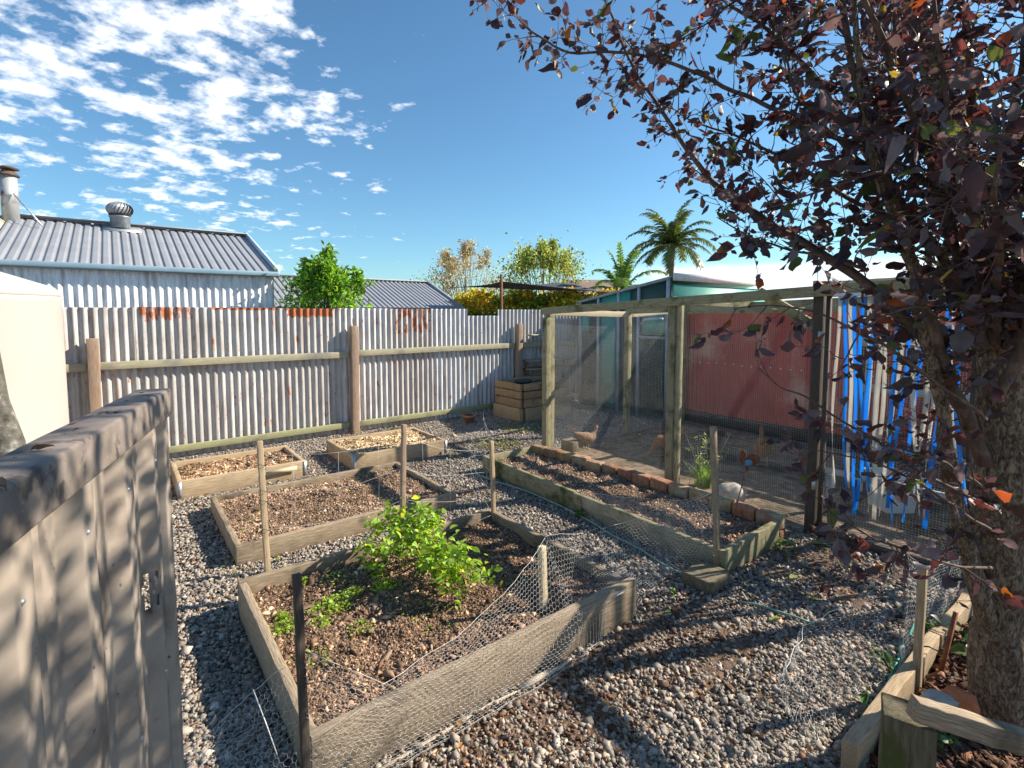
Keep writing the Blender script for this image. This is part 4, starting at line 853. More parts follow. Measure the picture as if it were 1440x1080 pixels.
# ------------------------------------------------------------------ compost box, shelf, pot
cx_ = thing('compost_box', 'timber plank compost box against the fence post', 'box', UV(3.0, .9), A)
cu0, cu1, cv0, cv1 = 2.62, 3.75, .25, 1.02
for (p, q) in ((UV(cu0, cv0), UV(cu0, cv1)), (UV(cu0+.05, cv1), UV(cu1, cv1)), (UV(cu0+.05, cv0), UV(cu1, cv0)), (UV(cu1, cv0+.04), UV(cu1, cv1-.04))):
    for i, (z, hh) in enumerate(((.31, .14), (.46, .13), (.60, .12))):
        b = MB(); b.beam(p+DZ*(z+random.uniform(-.004, .004)), q+DZ*(z+random.uniform(-.004, .004)), .045, hh, n=8, jit=.004, t=random.choice([(1.3, 1.05, .85), (1.1, .9, .72), (1.4, 1.15, .95)])); b.build('plank', M['wood_grey'], cx_, bevel=.005)
for (p, q) in ((UV(cu0-.02, cv0), UV(cu0-.02, cv1+.03)), (UV(cu0+.06, cv1+.03), UV(cu1, cv1+.03))):
    b = MB(); b.beam(p+DZ*.115, q+DZ*.115, .09, .235, n=8, jit=.005, t=(1, .95, .85)); b.build('sleeper', M['wood_tan'], cx_, bevel=.008)
soil_grid('fill', cu0+.03, cu1-.03, cv0+.03, cv1-.03, .58, M['soil'], cx_, amp=.05, step=.06)
b = MB(); b.blob(UV(3.0, .6, .64), (.17, .14, .05), 14, 8, .2); b.build('dark_bag', M['black'], cx_)
sf = thing('shelf', 'rough plank shelf fixed to the fence beyond the compost box', 'shelf', UV(3.9, .2, .9), A)
for z in (.96, .80):
    b = MB(); b.beam(UV(3.42, .2, z), UV(4.6, .2, z), .28, .03, n=6, jit=.003); b.build('plank', M['wood_brown'], sf)
for u in (3.5, 4.5):
    b = MB(); b.beam(UV(u, .08, .55), UV(u, .08, .97), .04, .04, up=DU); b.build('upright', M['wood_brown'], sf)
b = MB(); b.beam(UV(3.46, .16, 1.47), UV(3.9, .16, 1.46), .12, .03, n=4, jit=.002); b.build('plank', M['rail'], sf)
def pot(c, r, label):
    t = thing('plant_pot', label, 'pot', c); b = MB(); b.lathe(c, [(r*.65, 0), (r*.95, r*.9), (r*1.08, r*.9), (r*1.08, r*1.2), (r*.95, r*1.2), (r*.9, r*.95), (.01, r*.93)], 20); b.build('body', M['terracotta'], t, smooth=False)
    n = 60; pp = np.array([c[0], c[1], c[2]+r*1.05])+rng.normal(0, r*.35, (n, 3))*np.array([1, 1, .3]); leaves('dead_leaves', pp, rng.normal(0, 1, (n, 3)), np.full(n, .04), M['leaf'], tones(n, (.16, .06, .035), .3), t)
pot(G(660, 594, .0), .11, 'terracotta pot of dead leaves on the gravel beside the compost box')
# paving bricks in the run corner
b = MB(); b.beam(UV(1.98, 2.82, .09), UV(1.98, 3.06, .09), .2, .14, n=4, jit=.003); single('concrete_block', b, 'concrete', 'pinkish block just inside the mesh by the corner post', 'block', bevel=.006)
b = MB(); c = G(1027, 722, .02)+Vector((.1, .25, 0)); b.blob((c.x, c.y, .10), (.15, .12, .13), 18, 12, .22, 1.6); single('rock', b, 'rock', 'rounded pale rock inside the mesh behind the brick edging', 'rock', smooth=True)
# ------------------------------------------------------------------ hens (one continuous body mesh each)
def hen(label, loc, rz, s, mat, peck=False):
    t = thing('hen', label, 'hen', loc, rz)
    Mw = Matrix.Translation(Vector(loc)) @ Matrix.Rotation(rz, 4, 'Z')
    hd = [(.155, .30, .030), (.185, .34, .030), (.19, .375, .028)] if not peck else [(.17, .20, .030), (.21, .13, .027), (.235, .085, .025)]
    spine = [(-.24, .31, .012), (-.20, .285, .035), (-.15, .25, .062), (-.08, .21, .092), (0, .19, .105), (.07, .195, .098), (.12, .225, .07)]+hd+[(hd[-1][0]+.02, hd[-1][1]+.004, .014)]
    b = MB(); vs, fs = [], []; k = 14
    for i, (x, z, r) in enumerate(spine):
        a = spine[min(i+1, len(spine)-1)]; c_ = spine[max(i-1, 0)]; d = Vector((a[0]-c_[0], 0, a[1]-c_[1])).normalized(); up = Vector((-d.z, 0, d.x))
        for j in range(k):
            an = 2*math.pi*j/k; p = Vector((x, 0, z))+Vector((0, 1, 0))*(r*.78*math.cos(an))+up*(r*math.sin(an)); vs.append(Mw @ (p*s))
    for i in range(len(spine)-1):
        for j in range(k): fs.append((i*k+j, i*k+(j+1) % k, (i+1)*k+(j+1) % k, (i+1)*k+j))
    fs += [tuple(range(k))[::-1], tuple((len(spine)-1)*k+j for j in range(k))]; b.add(vs, fs); o = b.build('body', M[mat], t, smooth=True)
    hx0, hz0 = hd[-1][0], hd[-1][1]
    b = MB(); b.add([Mw @ (Vector(q)*s) for q in ((hx0+.02, -.008, hz0+.006), (hx0+.02, .008, hz0+.006), (hx0+.02, 0, hz0-.01), (hx0+.05, 0, hz0-.004))], [(0, 1, 3), (1, 2, 3), (2, 0, 3), (0, 2, 1)]); b.build('beak', M['wood_pale'], t)
    b = MB()
    for q in range(4): b.blob(Mw @ (Vector((hx0-.012+q*.011, 0, hz0+.03))*s), (.007*s, .003*s, .013*s), 6, 4, 0)
    b.blob(Mw @ (Vector((hx0+.018, 0, hz0-.02))*s), (.006*s, .004*s, .012*s), 6, 4, 0); b.build('comb', M['comb'], t)
    b = MB()
    for sy in (-1, 1): b.blob(Mw @ (Vector((-.03, sy*.07, .205))*s), (.11*s, .022*s, .055*s), 12, 8, .1, rot=rz)
    b.build('wings', M[mat], t, smooth=True)
    for sy in (-1, 1):
        b = MB(); P = [Mw @ (Vector(q)*s) for q in ((.0, sy*.04, .13), (.015, sy*.042, .07), (-.005, sy*.042, .006))]; b.tube(P, [.017*s, .007*s, .006*s], 6)
        for an in (-.5, 0, .5, 3.14): b.tube([P[2], Mw @ (Vector((-.005+.05*math.cos(an)*(.6 if an > 3 else 1), sy*.042+.05*math.sin(an), .005))*s)], [.005*s, .003*s], 5)
        b.build('leg', M['wood_tan'], t)
    b = MB()
    for q in range(7):
        a = -.6+q*.2; b.beam(Mw @ (Vector((-.20, .012*(q-3), .28))*s), Mw @ (Vector((-.30-.02*math.cos(q), .022*(q-3), .34+.03*math.cos(a*2)))*s), .03*s, .004*s, w1=.018*s)
    b.build('tail', M[mat], t)
    return t
hen('fawn hen with a pale head standing by the corner block in the run', UV(2.15, 3.05, .03), R(20), .8, 'hen_pale')
hen('dim brown hen pecking in the middle of the run', UV(2.7, 3.95, .03), R(200), 1.0, 'hen', True)
hc = G(1072, 655, .03); hen('brown hen standing in the run in front of the red wall', (hc.x, hc.y, .03), R(70), 1.12, 'hen')
# rusty bird ornament on a rod
oc = UV(1.12, 5.72, .12); top = V(1052, 652, oc.y+.02)
og = thing('garden_ornament', 'rusty metal bird ornament with blue body on a rod in the long bed', 'ornament', oc)
b = MB(); b.tube([oc-DZ*.1, (oc+top)/2+Vector((.006, 0, 0)), top], .0045, 6); b.build('rod', M['rustmetal'], og)
def plate(name, cx_, cz_, rx, rz_, rot, mat, y=0):
    b = MB(); b.blob(top+Vector((cx_, y, cz_)), (rx, .004, rz_), 16, 10, .1); return b.build(name, M[mat], og)
plate('wing', -.045, .055, .028, .065, 0, 'rustmetal'); plate('wing', .045, .035, .055, .052, 0, 'rustmetal', .01); plate('body', 0, .01, .032, .026, 0, 'blue', -.006); plate('tail', 0, -.04, .02, .022, 0, 'rustmetal', .004)
b = MB(); p = G(530, 0, 0) if False else UV(.78, 4.0, .1); b.beam(p, p+DZ*.17, .012, .004); b.beam(p+DV*.03, p+DV*.03+DZ*.17, .012, .004); b.beam(p+DZ*.12-DV*.01, p+DZ*.12+DV*.04, .01, .005); single('plant_marker', b, 'black', 'small dark metal marker stuck in the soil of the long brick edged bed', 'marker')
b = MB(); p = UV(-1.8, 1.5, .1); b.beam(p, p+DZ*.17, .012, .006); single('plant_marker', b, 'black', 'dark peg stuck in the small bed nearest the water tank', 'marker')
b = MB(); p = UV(.0, 1.55, .1); b.beam(p, p+DZ*.17, .012, .006); single('plant_marker', b, 'black', 'dark peg stuck in the straw mulched bed', 'marker')
b = MB(); b.beam(UV(-1.68, 1.868, .12), UV(-1.35, 1.868, .13), .004, .05); single('peeling_sticker', b, 'wood_pale', 'peeling pale strip on the front board of the bed nearest the tank', 'sticker')

# ================================================================== PLANTS
def stem_leaf(name, stems, mat_stem, leafspec, parent): pass
def plant_leaves(cs, n, spread, size, base, var=.25, wp=0.1, wc=(1.5, 1.2, .6)):
    P = np.repeat(np.array(cs), n, axis=0); P = P+rng.normal(0, 1, P.shape)*np.array(spread); m_ = len(P)
    D = rng.normal(0, 1, (m_, 3)); D[:, 2] = D[:, 2]*.4-.1; return P, D, size*np.exp(rng.normal(0, .25, m_)), tones(m_, base, var, wp=wp, wc=wc)
tp = thing('leafy_plant', 'bushy bright green plant with toothed leaves in the near bed', 'plant', UV(-1.22, 4.75, .13))
base = UV(-1.22, 4.75, .12); b = MB(); cs = []
tips = [(518, 765, 3.35), (530, 735, 3.5), (560, 745, 3.4), (590, 715, 3.5), (600, 750, 3.3), (575, 735, 3.5), (620, 765, 3.15), (650, 778, 3.05), (675, 808, 3.0), (640, 825, 2.95), (600, 790, 3.2), (520, 790, 3.3), (625, 808, 3.0), (608, 728, 3.4), (655, 795, 3.0), (560, 770, 3.25), (550, 720, 3.55), (605, 772, 3.1), (635, 790, 3.0)]
for (x, y, Y) in tips:
    tpt = V(x, y, Y); mid = (base+tpt)/2+Vector((0, 0, .07)); pts = [base+Vector((random.uniform(-.03, .03), random.uniform(-.03, .03), 0)), base.lerp(mid, .6), mid, tpt.lerp(mid, .4)+DZ*.02, tpt]; b.tube(pts, [.006, .005, .004, .003, .002], 5)
    for k in (2, 3, 4, 4): cs.append(pts[k])
    for k in range(4): cs.append(mid.lerp(tpt, .3+.25*k)+Vector((random.uniform(-.05, .05), random.uniform(-.05, .05), random.uniform(-.04, .03))))
b.build('stems', pmat('green stem', [(.3, (.10, .17, .03)), (.7, (.18, .28, .06))], 10, 3, .6, 0), tp)
P, D, Z_, T_ = plant_leaves(cs, 8, (.038, .038, .032), .044, (.27, .43, .05), .32, .16, (1.7, 1.25, .6)); leaves('foliage', P, D, Z_, M['leaf'], T_, tp, width=1.15, roll=.7)
def small_plant(label, c, r, n, size, base, name='small_plant', cat='plant', up=.5, g=None, width=1.0):
    t = thing(name, label, cat, c, 0, g); k = max(3, n//6); b = MB(); cs = []
    for i in range(k):
        an = random.random()*6.28; q = random.uniform(.4, 1)*r; tp_ = Vector((c[0]+q*math.cos(an), c[1]+q*math.sin(an), c[2]+r*up*random.uniform(.5, 1.4))); b.tube([c, (Vector(c)+tp_)/2+DZ*.01, tp_], [.0025, .002, .0015], 4); cs.append(tp_)
    b.build('stems', M['leaf'], t).data.attributes['tone'].data.foreach_set('color', np.tile(np.array([base[0]*.8, base[1]*.8, base[2], 1], dtype=np.float32), len(b.v)))
    P, D, Z_, T_ = plant_leaves(cs, 6, (r*.2, r*.2, r*.12), size, base); leaves('foliage', P, D, Z_, M['leaf'], T_, t, roll=.7, width=width); return t
small_plant('small green weed at the foot of the long bed board by the hose', G(822, 728, .01), .08, 30, .05, (.10, .21, .05))
small_plant('broad leaved weed at the near right corner of the brick edged bed', G(1095, 768, .01), .10, 40, .05, (.11, .20, .07))
small_plant('upright seedling just behind the bushy plant, left of the tall brown stake', UV(-1.0, 4.2, .02), .16, 80, .055, (.13, .27, .04), up=1.4)
small_plant('tiny green seedling right of the bushy plant', G(690, 808, .13), .05, 18, .03, (.12, .27, .04))
small_plant('low green weed under the purple tree beside the rail', G(1300, 1030, .1), .09, 30, .05, (.08, .17, .06))
small_plant('green weed sprig by the foot of the right netting', G(1235, 1010, .03), .08, 24, .05, (.10, .20, .06))
small_plant('weed sprig beside the grey green pipe', G(1255, 940, .03), .07, 24, .045, (.10, .20, .06))
small_plant('broad leaf weed in the bark under the purple tree', G(1340, 910, .08), .12, 40, .06, (.07, .13, .05))
small_plant('pale seedling by the right end of the near bed', G(948, 838, .01), .035, 12, .02, (.15, .30, .06))
small_plant('weed at the fence foot beyond the straw mulched bed', UV(.35, .85, .1), .09, 24, .04, (.10, .20, .05))
# weeds in the near bed
pc = []
for (x, y, r, n) in ((402, 885, .09, 260), (398, 870, .05, 120), (470, 852, .12, 420), (495, 835, .06, 120), (440, 862, .06, 90), (540, 826, .09, 260), (530, 812, .05, 90), (452, 878, .07, 110), (428, 820, .05, 60), (470, 815, .10, 70), (505, 885, .09, 50), (610, 870, .2, 60), (440, 930, .12, 50)):
    c = G(x, y, .14)
    for i in range(n): a = random.random()*6.28; q = r*math.sqrt(random.random())*random.uniform(.6, 1.1); pc.append((c.x+q*math.cos(a), c.y+q*math.sin(a), .145+random.random()*.03*max(.2, 1-q/r)+.01))
pc = np.array(pc); n = len(pc); D = rng.normal(0, 1, (n, 3)); D[:, 2] *= .35
tag(leaves('chickweed', pc, D, .0135*np.exp(rng.normal(0, .3, n)), M['leaf'], tones(n, (.26, .38, .06), .25, wp=.2, wc=(1.3, 1.1, .6)), width=1.6, roll=.5), kind='stuff')
pc = []
for (u, v) in zip(rng.uniform(-2.2, -.45, 90), rng.uniform(2.5, 3.65, 90)): pc.append(UV(u, v, .11))
for (x, y, r, n) in ((265, 600+0, 0, 0), (700, 625, .35, 500), (740, 600, .5, 600), (640, 640, .2, 60), (360, 790, .3, 60)):
    if n:
        c = G(x, y)
        for i in range(n): a = random.random()*6.28; q = r*math.sqrt(random.random()); pc.append((c.x+q*math.cos(a), c.y+q*math.sin(a), .02))
for i in range(900):
    a, c_ = random.uniform(1.9, 4.7), random.uniform(2.8, 6.0)
    if mnoise.noise(Vector((a*1.5, c_*1.5, 8))) > .05: pc.append(UV(a, c_, .045))
pc = np.array([tuple(q) for q in pc]); n = len(pc); D = rng.normal(0, 1, (n, 3)); D[:, 2] *= .3
tag(leaves('ground_weeds', pc, D, .022*np.exp(rng.normal(0, .4, n)), M['leaf'], tones(n, (.17, .22, .06), .3, wp=.4, wc=(1.6, 1.1, .8)), width=1.4, roll=.6), kind='stuff')
# leaf litter: dry purple and brown leaves on gravel and soil
n = 1500; Yr = 1.6+rng.random(n)*7; Xr = (rng.random(n)*2-1)*Yr; ok = yard_ok(Xr, Yr); pc = np.stack([Xr[ok], Yr[ok], np.full(ok.sum(), .025)], -1)
ex = np.array([UV(a, c_, .2 if False else .06) for a, c_ in zip(rng.uniform(.3, 1.7, 200), rng.uniform(6.1, 7.1, 200))]+[UV(a, c_, .06) for a, c_ in zip(rng.uniform(-.3, .9, 110), rng.uniform(.05, .35, 110))])
pc = np.concatenate([pc, ex]); n = len(pc); D = rng.normal(0, 1, (n, 3)); D[:, 2] *= .25
tag(leaves('leaf_litter', pc, D, .022*np.exp(rng.normal(0, .4, n)), M['leaf'], tones(n, (.17, .085, .05), .4, wp=.25, wc=(1.9, 2.2, 1.4)), roll=.5), kind='stuff')
# pale wilted leaves lying on the gravel
wl = [((1140, 764), .16, 'long pale wilted leaf on dark soil by the aviary sill'), ((1168, 774), .07, 'small curled leaf by the door sill'), ((1205, 796), .08, 'yellow leaf on gravel below the door'), ((1120, 808), .11, 'long narrow leaf lying across the gravel'), ((1133, 838), .08, 'pale green leaf on shaded gravel'), ((1082, 872), .10, 'yellow stalked leaf near the end of the green hose'), ((1056, 822), .07, 'green leaf just right of the concrete block'), ((945, 860), .05, 'light green leaf left of the concrete block'), ((1110, 786), .07, 'lime green leaf by the corner weed')]
for i, ((x, y), s, lb) in enumerate(wl):
    c = G(x, y, .03); o = leaves('fallen_leaf', np.array([tuple(c)]), np.array([[math.cos(i*1.3+.4), math.sin(i*1.3+.4)*.4, .05]]), np.array([s]), M['leaf'], np.array([[.36, .42, .13]]), width=.8, roll=.3); tag(o, lb, 'leaf', 'fallen leaves on the gravel')
# grass tuft in the run
gt = thing('grass_tuft', 'tuft of long green grass and pale stalks inside the mesh', 'grass tuft', UV(2.06, 4.90, .03)); b = MB()
c = UV(2.06, 4.90, .03)
for i in range(170):
    a = random.random()*6.28; l = random.uniform(.14, .32); o = c+Vector((random.gauss(0, .05), random.gauss(0, .04), 0)); sp = random.uniform(.2, .7)
    pts = [o+Vector((math.cos(a)*l*sp*t*t, math.sin(a)*l*sp*t*t, l*t*(1-.25*t*sp))) for t in (0, .35, .7, 1)]; w_ = .004; sd = Vector((-math.sin(a), math.cos(a), 0))
    vs = []
    for k, p in enumerate(pts): q = w_*(1-k/3.3); vs += [p-sd*q, p+sd*q]
    b.add(vs, [(0, 1, 3, 2), (2, 3, 5, 4), (4, 5, 7, 6)], t=(.24, .40, .08))
b.build('blades', M['leaf'], gt)
b = MB()
for i in range(9):
    a = random.random()*6.28; l = random.uniform(.4, .62); o = c+Vector((random.gauss(0, .06), random.gauss(0, .05), 0)); b.tube([o, o+Vector((math.cos(a)*l*.1, math.sin(a)*l*.1, l*.55)), o+Vector((math.cos(a)*l*.28, math.sin(a)*l*.28, l))], [.003, .0025, .0015], 4, t=(.22, .27, .12))
b.build('stalks', M['leaf'], gt)
P, D, Z_, T_ = plant_leaves([c+Vector((random.gauss(0, .1), random.gauss(0, .08), random.uniform(.2, .55))) for _ in range(22)], 5, (.02, .02, .03), .05, (.20, .27, .11)); leaves('leaves', P, D, Z_, M['leaf'], T_, gt, width=.5)

# ================================================================== TREES
def crown_tree(name, label, base, top, rad, nclump, nleaf, lsize, tone, trunk_r, bark, cat='tree', var=.35, clump=.22, wp=.15, wc=(1.5, 1.1, .6), shape=(1, 1, 1), lo=.25, width=1.0, g=None, shell=.5, lean=0, sprig=0):
    base = Vector(base); t = thing(name, label, cat, base, 0, g); Hh = top-base.z; b = MB()
    cc = base+DZ*(Hh*(lo+1)/2); rz_ = Hh*(1-lo)/2
    th = Hh*(lo+.15); b.tube([base-DZ*.1, base+Vector((.02*Hh, 0, th*.5)), base+Vector((lean*Hh, 0, th))], [trunk_r*1.2, trunk_r, trunk_r*.7], 8, rough=.06); cs = []
    for i in range(nclump):
        while True:
            d = Vector((random.gauss(0, 1), random.gauss(0, 1), random.gauss(0, 1)))
            if d.length > .1: break
        d.normalize(); q = random.uniform(shell, 1)**.6; p = cc+Vector((d.x*rad*q*shape[0], d.y*rad*q*shape[1], d.z*rz_*q*(.75+.5*random.random()))); cs.append(p)
        s0 = base+Vector((lean*Hh*.8, 0, th*random.uniform(.5, 1))); m_ = s0.lerp(p, .5)+Vector((random.gauss(0, rad*.08), random.gauss(0, rad*.08), -rz_*.08)); b.tube([s0, m_, p], [trunk_r*.38, trunk_r*.22, trunk_r*.07], 5)
    for i in range(sprig):
        a = random.random()*6.28; q = random.random()*.7*rad; p = cc+Vector((math.cos(a)*q, math.sin(a)*q, rz_*random.uniform(.8, 1.25)*(1-.35*q/rad))); b.tube([cc+Vector((math.cos(a)*q*.6, math.sin(a)*q*.6, 0)), p], [trunk_r*.15, trunk_r*.05], 4)
        for k in range(5): cs.append(p-DZ*k*rz_*.08)
    b.build('trunk', M[bark], t, smooth=True)
    cs_ = np.array([tuple(p) for p in cs]); per = nleaf//len(cs); P = np.repeat(cs_, per, axis=0); sc_l = clump*rad*np.repeat(rng.uniform(.6, 1.3, len(cs)), per); sc_l[-0:] = sc_l[-0:]
    if sprig: sc_l[nclump*per:] *= .32
    P = P+rng.normal(0, 1, P.shape)*sc_l[:, None]*np.array([1, 1, .8]); m_ = len(P); cl = np.repeat(np.exp(rng.normal(0, .18, len(cs))), per)[:, None]
    D = rng.normal(0, 1, (m_, 3)); leaves('crown', P, D, lsize*np.exp(rng.normal(0, .25, m_)), M['leaf'], tones(m_, tone, var, wp=wp, wc=wc)*cl, t, width=width); return t
bb = V(463, 440, 9.1); crown_tree('green_bush', 'dense bright green citrus bush standing behind the corrugated fence', (bb.x, bb.y, 0), 2.82, .70, 70, 9500, .07, (.15, .31, .035), .06, 'bark_grey', 'bush', clump=.20, wp=.35, wc=(1.6, 1.35, .8), lo=.3, shell=.3, sprig=30)
bb = V(655, 440, 26); crown_tree('autumn_tree', 'thin autumn tree with sparse pinkish brown leaves beyond the shed', (bb.x, bb.y, 0), 5.1, 2.1, 70, 7000, .085, (.42, .31, .24), .10, 'bark_far', clump=.16, wp=.3, wc=(.9, 1.2, .7), lo=.25, sprig=10)
bb = V(765, 440, 22); crown_tree('leafy_tree', 'yellow green leafy tree beyond the shade sail', (bb.x, bb.y, 0), 4.75, 2.0, 75, 11000, .11, (.27, .35, .10), .10, 'bark_far', clump=.16, wp=.25, wc=(1.4, .95, .6), lo=.25, sprig=14, shape=(1.05, 1, 1))
bb = V(618, 440, 32); crown_tree('dark_tree', 'small dark tree at the left edge of the autumn tree', (bb.x, bb.y, 0), 4.3, 1.3, 25, 2500, .12, (.12, .12, .05), .1, 'bark_far', clump=.22)
# hedge
hg = thing('hedge', 'long clipped hedge turning yellow behind the fence', 'hedge', V(775, 440, 14.5)); a_, b_ = V(640, 440, 14.6), V(905, 440, 14.6)
n = 17000; k = rng.random(n); P = np.stack([a_.x+(b_.x-a_.x)*k, a_.y+(rng.random(n)-.5)*.9, rng.random(n)**.5*2.45], -1); P[:, 2] *= 1+.035*np.sin(P[:, 0]*5)+.02*rng.normal(0, 1, n)
cl = np.array([mnoise.noise(Vector(p)*1.8) for p in P[:, :3]]); tt = tones(n, (.52, .48, .05), .3, wp=.14, wc=(1.15, .5, .7)); g_ = (cl+rng.normal(0, .12, n)) < -.25; g_ |= P[:, 2] < 2.0-.06+.05*np.sin(P[:, 0]*3); tt[g_] = tones(int(g_.sum()), (.16, .28, .05), .35)
leaves('foliage', P, rng.normal(0, 1, (n, 3)), np.full(n, .10), M['leaf'], tt, hg, width=1.3)
b = MB()
for i in range(12):
    x = a_.x+(b_.x-a_.x)*(i+.5)/12; b.tube([(x, a_.y, 0), (x+.05, a_.y, 1), (x, a_.y, 1.8)], [.04, .03, .01], 5)
b.build('stems', M['bark_far'], hg)
# shade sail on a rusty post
ss = thing('shade_sail', 'charcoal shade sail stretched on a rusty post beyond the fence', 'shade sail', V(705, 440, 13.2))
C_ = [V(632, 405, 13.6), V(705, 396, 12.9), V(872, 413, 14.2), V(800, 398, 16.5)]
vs, fs = [], []; n = 14
for i in range(n+1):
    for j in range(n+1):
        x, y = i/n, j/n; x2 = x; p = (C_[0]*(1-x)+C_[1]*x)*(1-y)+(C_[3]*(1-x)+C_[2]*x)*y; s_ = -.10*math.sin(x*math.pi)*math.sin(y*math.pi); cen = (C_[0]+C_[1]+C_[2]+C_[3])/4
        e = max(math.sin(x*math.pi)*(1-math.sin(y*math.pi)), math.sin(y*math.pi)*(1-math.sin(x*math.pi))); p = p.lerp(cen, .16*e); vs.append(p+DZ*s_)
for i in range(n):
    for j in range(n): q = i*(n+1)+j; fs.append((q, q+1, q+n+2, q+n+1))
o = mesh_np('cloth', vs, fs, M['sail'], ss, tone=np.ones((len(vs), 3)), smooth=True); o.modifiers.new('thickness', 'SOLIDIFY').thickness = .01
b = MB(); q = V(705, 440, 12.85); b.tube([(q.x, q.y, 0), (q.x, q.y, V(705, 386, 12.85).z)], .035, 8); b.build('post', M['rustmetal'], ss)
b = MB(); q = V(874, 440, 14.3); b.tube([(q.x, q.y, 0), (q.x, q.y, 2.5)], .05, 8); b.build('post', M['galv'], ss)
# palms
def palm(label, base, zc, fr_len, nf, r, tilt=0.0, tone=(.12, .19, .045), up=0.0, seed=3):
    random.seed(seed); base = Vector(base); t = thing('palm_tree', label, 'palm', base); cw_ = Vector((base.x, base.y, zc)); b = MB(); b.tube([base, base+DZ*(zc*.5), cw_], [r*1.4, r, r*.85], 10, t=(1.1, 1.1, .8)); b.build('trunk', M['bark_far'], t, smooth=True)
    b = MB(); b.tube([cw_-DZ*fr_len*.35, cw_-DZ*fr_len*.1, cw_+DZ*fr_len*.08], [r*.95, r*1.25, r*.6], 10); b.build('crownshaft', pmat('palm shaft', [(.3, (.17, .2, .06)), (.7, (.27, .29, .10))], 8, 3, .6, 0), t, smooth=True)
    for i in range(nf):
        an = i*2.39996+.3; el = R(80)-R(80+12)*(i/nf)**.9+up; d0 = Vector((math.cos(an)*math.cos(el), math.sin(an)*math.cos(el), math.sin(el))); pts = [cw_.copy()]; d = d0.copy(); L_ = fr_len*random.uniform(.85, 1.1); k = 12
        for j in range(k): d = (d+Vector((0, 0, -.045-.016*j))*(1 if el > -.1 else .5)).normalized(); pts.append(pts[-1]+d*(L_/k))
        b = MB(); b.tube(pts, [.02*(1-j/(k+2))*fr_len for j in range(k+1)], 4, t=(.18, .22, .06))
        P, D, Z_ = [], [], []
        for j in range(60):
            q = (j+1.5)/62; x = q*k; i0 = min(int(x), k-1); p = pts[i0].lerp(pts[i0+1], x-i0); d = (pts[i0+1]-pts[i0]).normalized(); sd = d.cross(DZ); sd = sd.normalized() if sd.length > .05 else Vector((1, 0, 0)); ln = L_*.26*math.sin(min(q*1.15+.22, 1)*math.pi*.5)*(1.15-q*.75)
            for sg in (-1, 1):
                dd = (sd*sg+d*.65+Vector((random.gauss(0, .12), random.gauss(0, .12), -.22+random.gauss(0, .15)))).normalized(); e = p+dd*ln; m_ = p+dd*ln*.5+DZ*ln*.05; wv = d*(.026*fr_len)
                tn = random.uniform(.7, 1.3); b.add([p-wv*.4, p+wv*.4, m_+wv*.5, m_-wv*.5, e-DZ*ln*.12], [(0, 1, 2, 3), (3, 2, 4)], t=(tone[0]*tn, tone[1]*tn, tone[2]*tn))
        b.build('frond', M['leaf'], t)
bp = V(943, 440, 20); palm('tall palm with a full feathery head rising behind the green shed', (bp.x, bp.y, 0), V(943, 345, 20).z, 1.9, 26, .10, tone=(.11, .15, .055))
bp = V(873, 440, 16); palm('short young palm with upright arching fronds left of the tall palm', (bp.x, bp.y, 0), V(873, 410, 16).z, 1.5, 13, .08, up=.2, tone=(.14, .24, .05), seed=9)
# grey trunk at the far left
lt = thing('bare_tree', 'leaning grey lichen spotted tree trunk at the left edge', 'tree', (-2.62, 2.42, 0)); b = MB()
b.tube([(-2.35, 2.45, -.1), (-2.42, 2.45, .6), V(6, 625, 2.45), V(-14, 565, 2.45), V(-30, 480, 2.45), V(-60, 300, 2.45), V(-110, 60, 2.45)], [.13, .10, .075, .07, .065, .06, .04], 14, rough=.06); b.build('trunk', M['bark_grey'], lt, smooth=True)
b = MB(); b.tube([V(-40, 420, 2.45), V(-120, 250, 2.6), V(-190, 60, 2.7)], [.045, .035, .02], 8); b.tube([V(-60, 300, 2.45), V(-50, 200, 2.3), V(-120, 20, 2.2)], [.035, .025, .015], 8); b.build('limb', M['bark_grey'], lt, smooth=True)

# ------------------------------------------------------------------ the purple leaved plum
random.seed(11)
TB_ = V(1408, 700, 2.18)
pt_ = thing('plum_tree', 'large purple leaved tree with a thick rough trunk at the right edge', 'tree', (TB_.x, TB_.y, 0))
tb = MB(); k = 26
tpts = [(1425, 1200), (1418, 1080), (1410, 1000), (1406, 880), (1404, 760), (1406, 680), (1408, 600), (1407, 520), (1406, 470), (1405, 443)]
tr_ = [.185, .138, .105, .089, .085, .094, .088, .083, .08, .05]
pts = [V(x, y, 2.18) for x, y in tpts]; vs, fs, gs = [], [], []
fine, fr_ = [], []
for i in range(len(pts)-1):
    for j in range(7): q = j/7; fine.append(pts[i].lerp(pts[i+1], q)); fr_.append(tr_[i]+(tr_[i+1]-tr_[i])*q)
fine.append(pts[-1]); fr_.append(tr_[-1])
for i, (p, r) in enumerate(zip(fine, fr_)):
    for j in range(k):
        an = 2*math.pi*j/k; dx, dy = math.cos(an), math.sin(an); nz = mnoise.fractal(Vector((dx*1.6, dy*1.6, p.z*2.2)), 1, 2, 4); rr = r*(1+.16*nz+(.12*max(0, math.sin(an*3+p.z*2)) if p.z < .5 else .04*math.sin(an*2+p.z*3)))
        vs.append(p+Vector((dx*rr, dy*rr, 0))); gs.append((p.z*1.0, dx*r, dy*r))
for i in range(len(fine)-1):
    for j in range(k): fs.append((i*k+j, i*k+(j+1) % k, (i+1)*k+(j+1) % k, (i+1)*k+j))
fs.append(tuple((len(fine)-1)*k+j for j in range(k))); tb.add(vs, fs, gs)
tb.build('trunk', M['bark'], pt_, smooth=True)
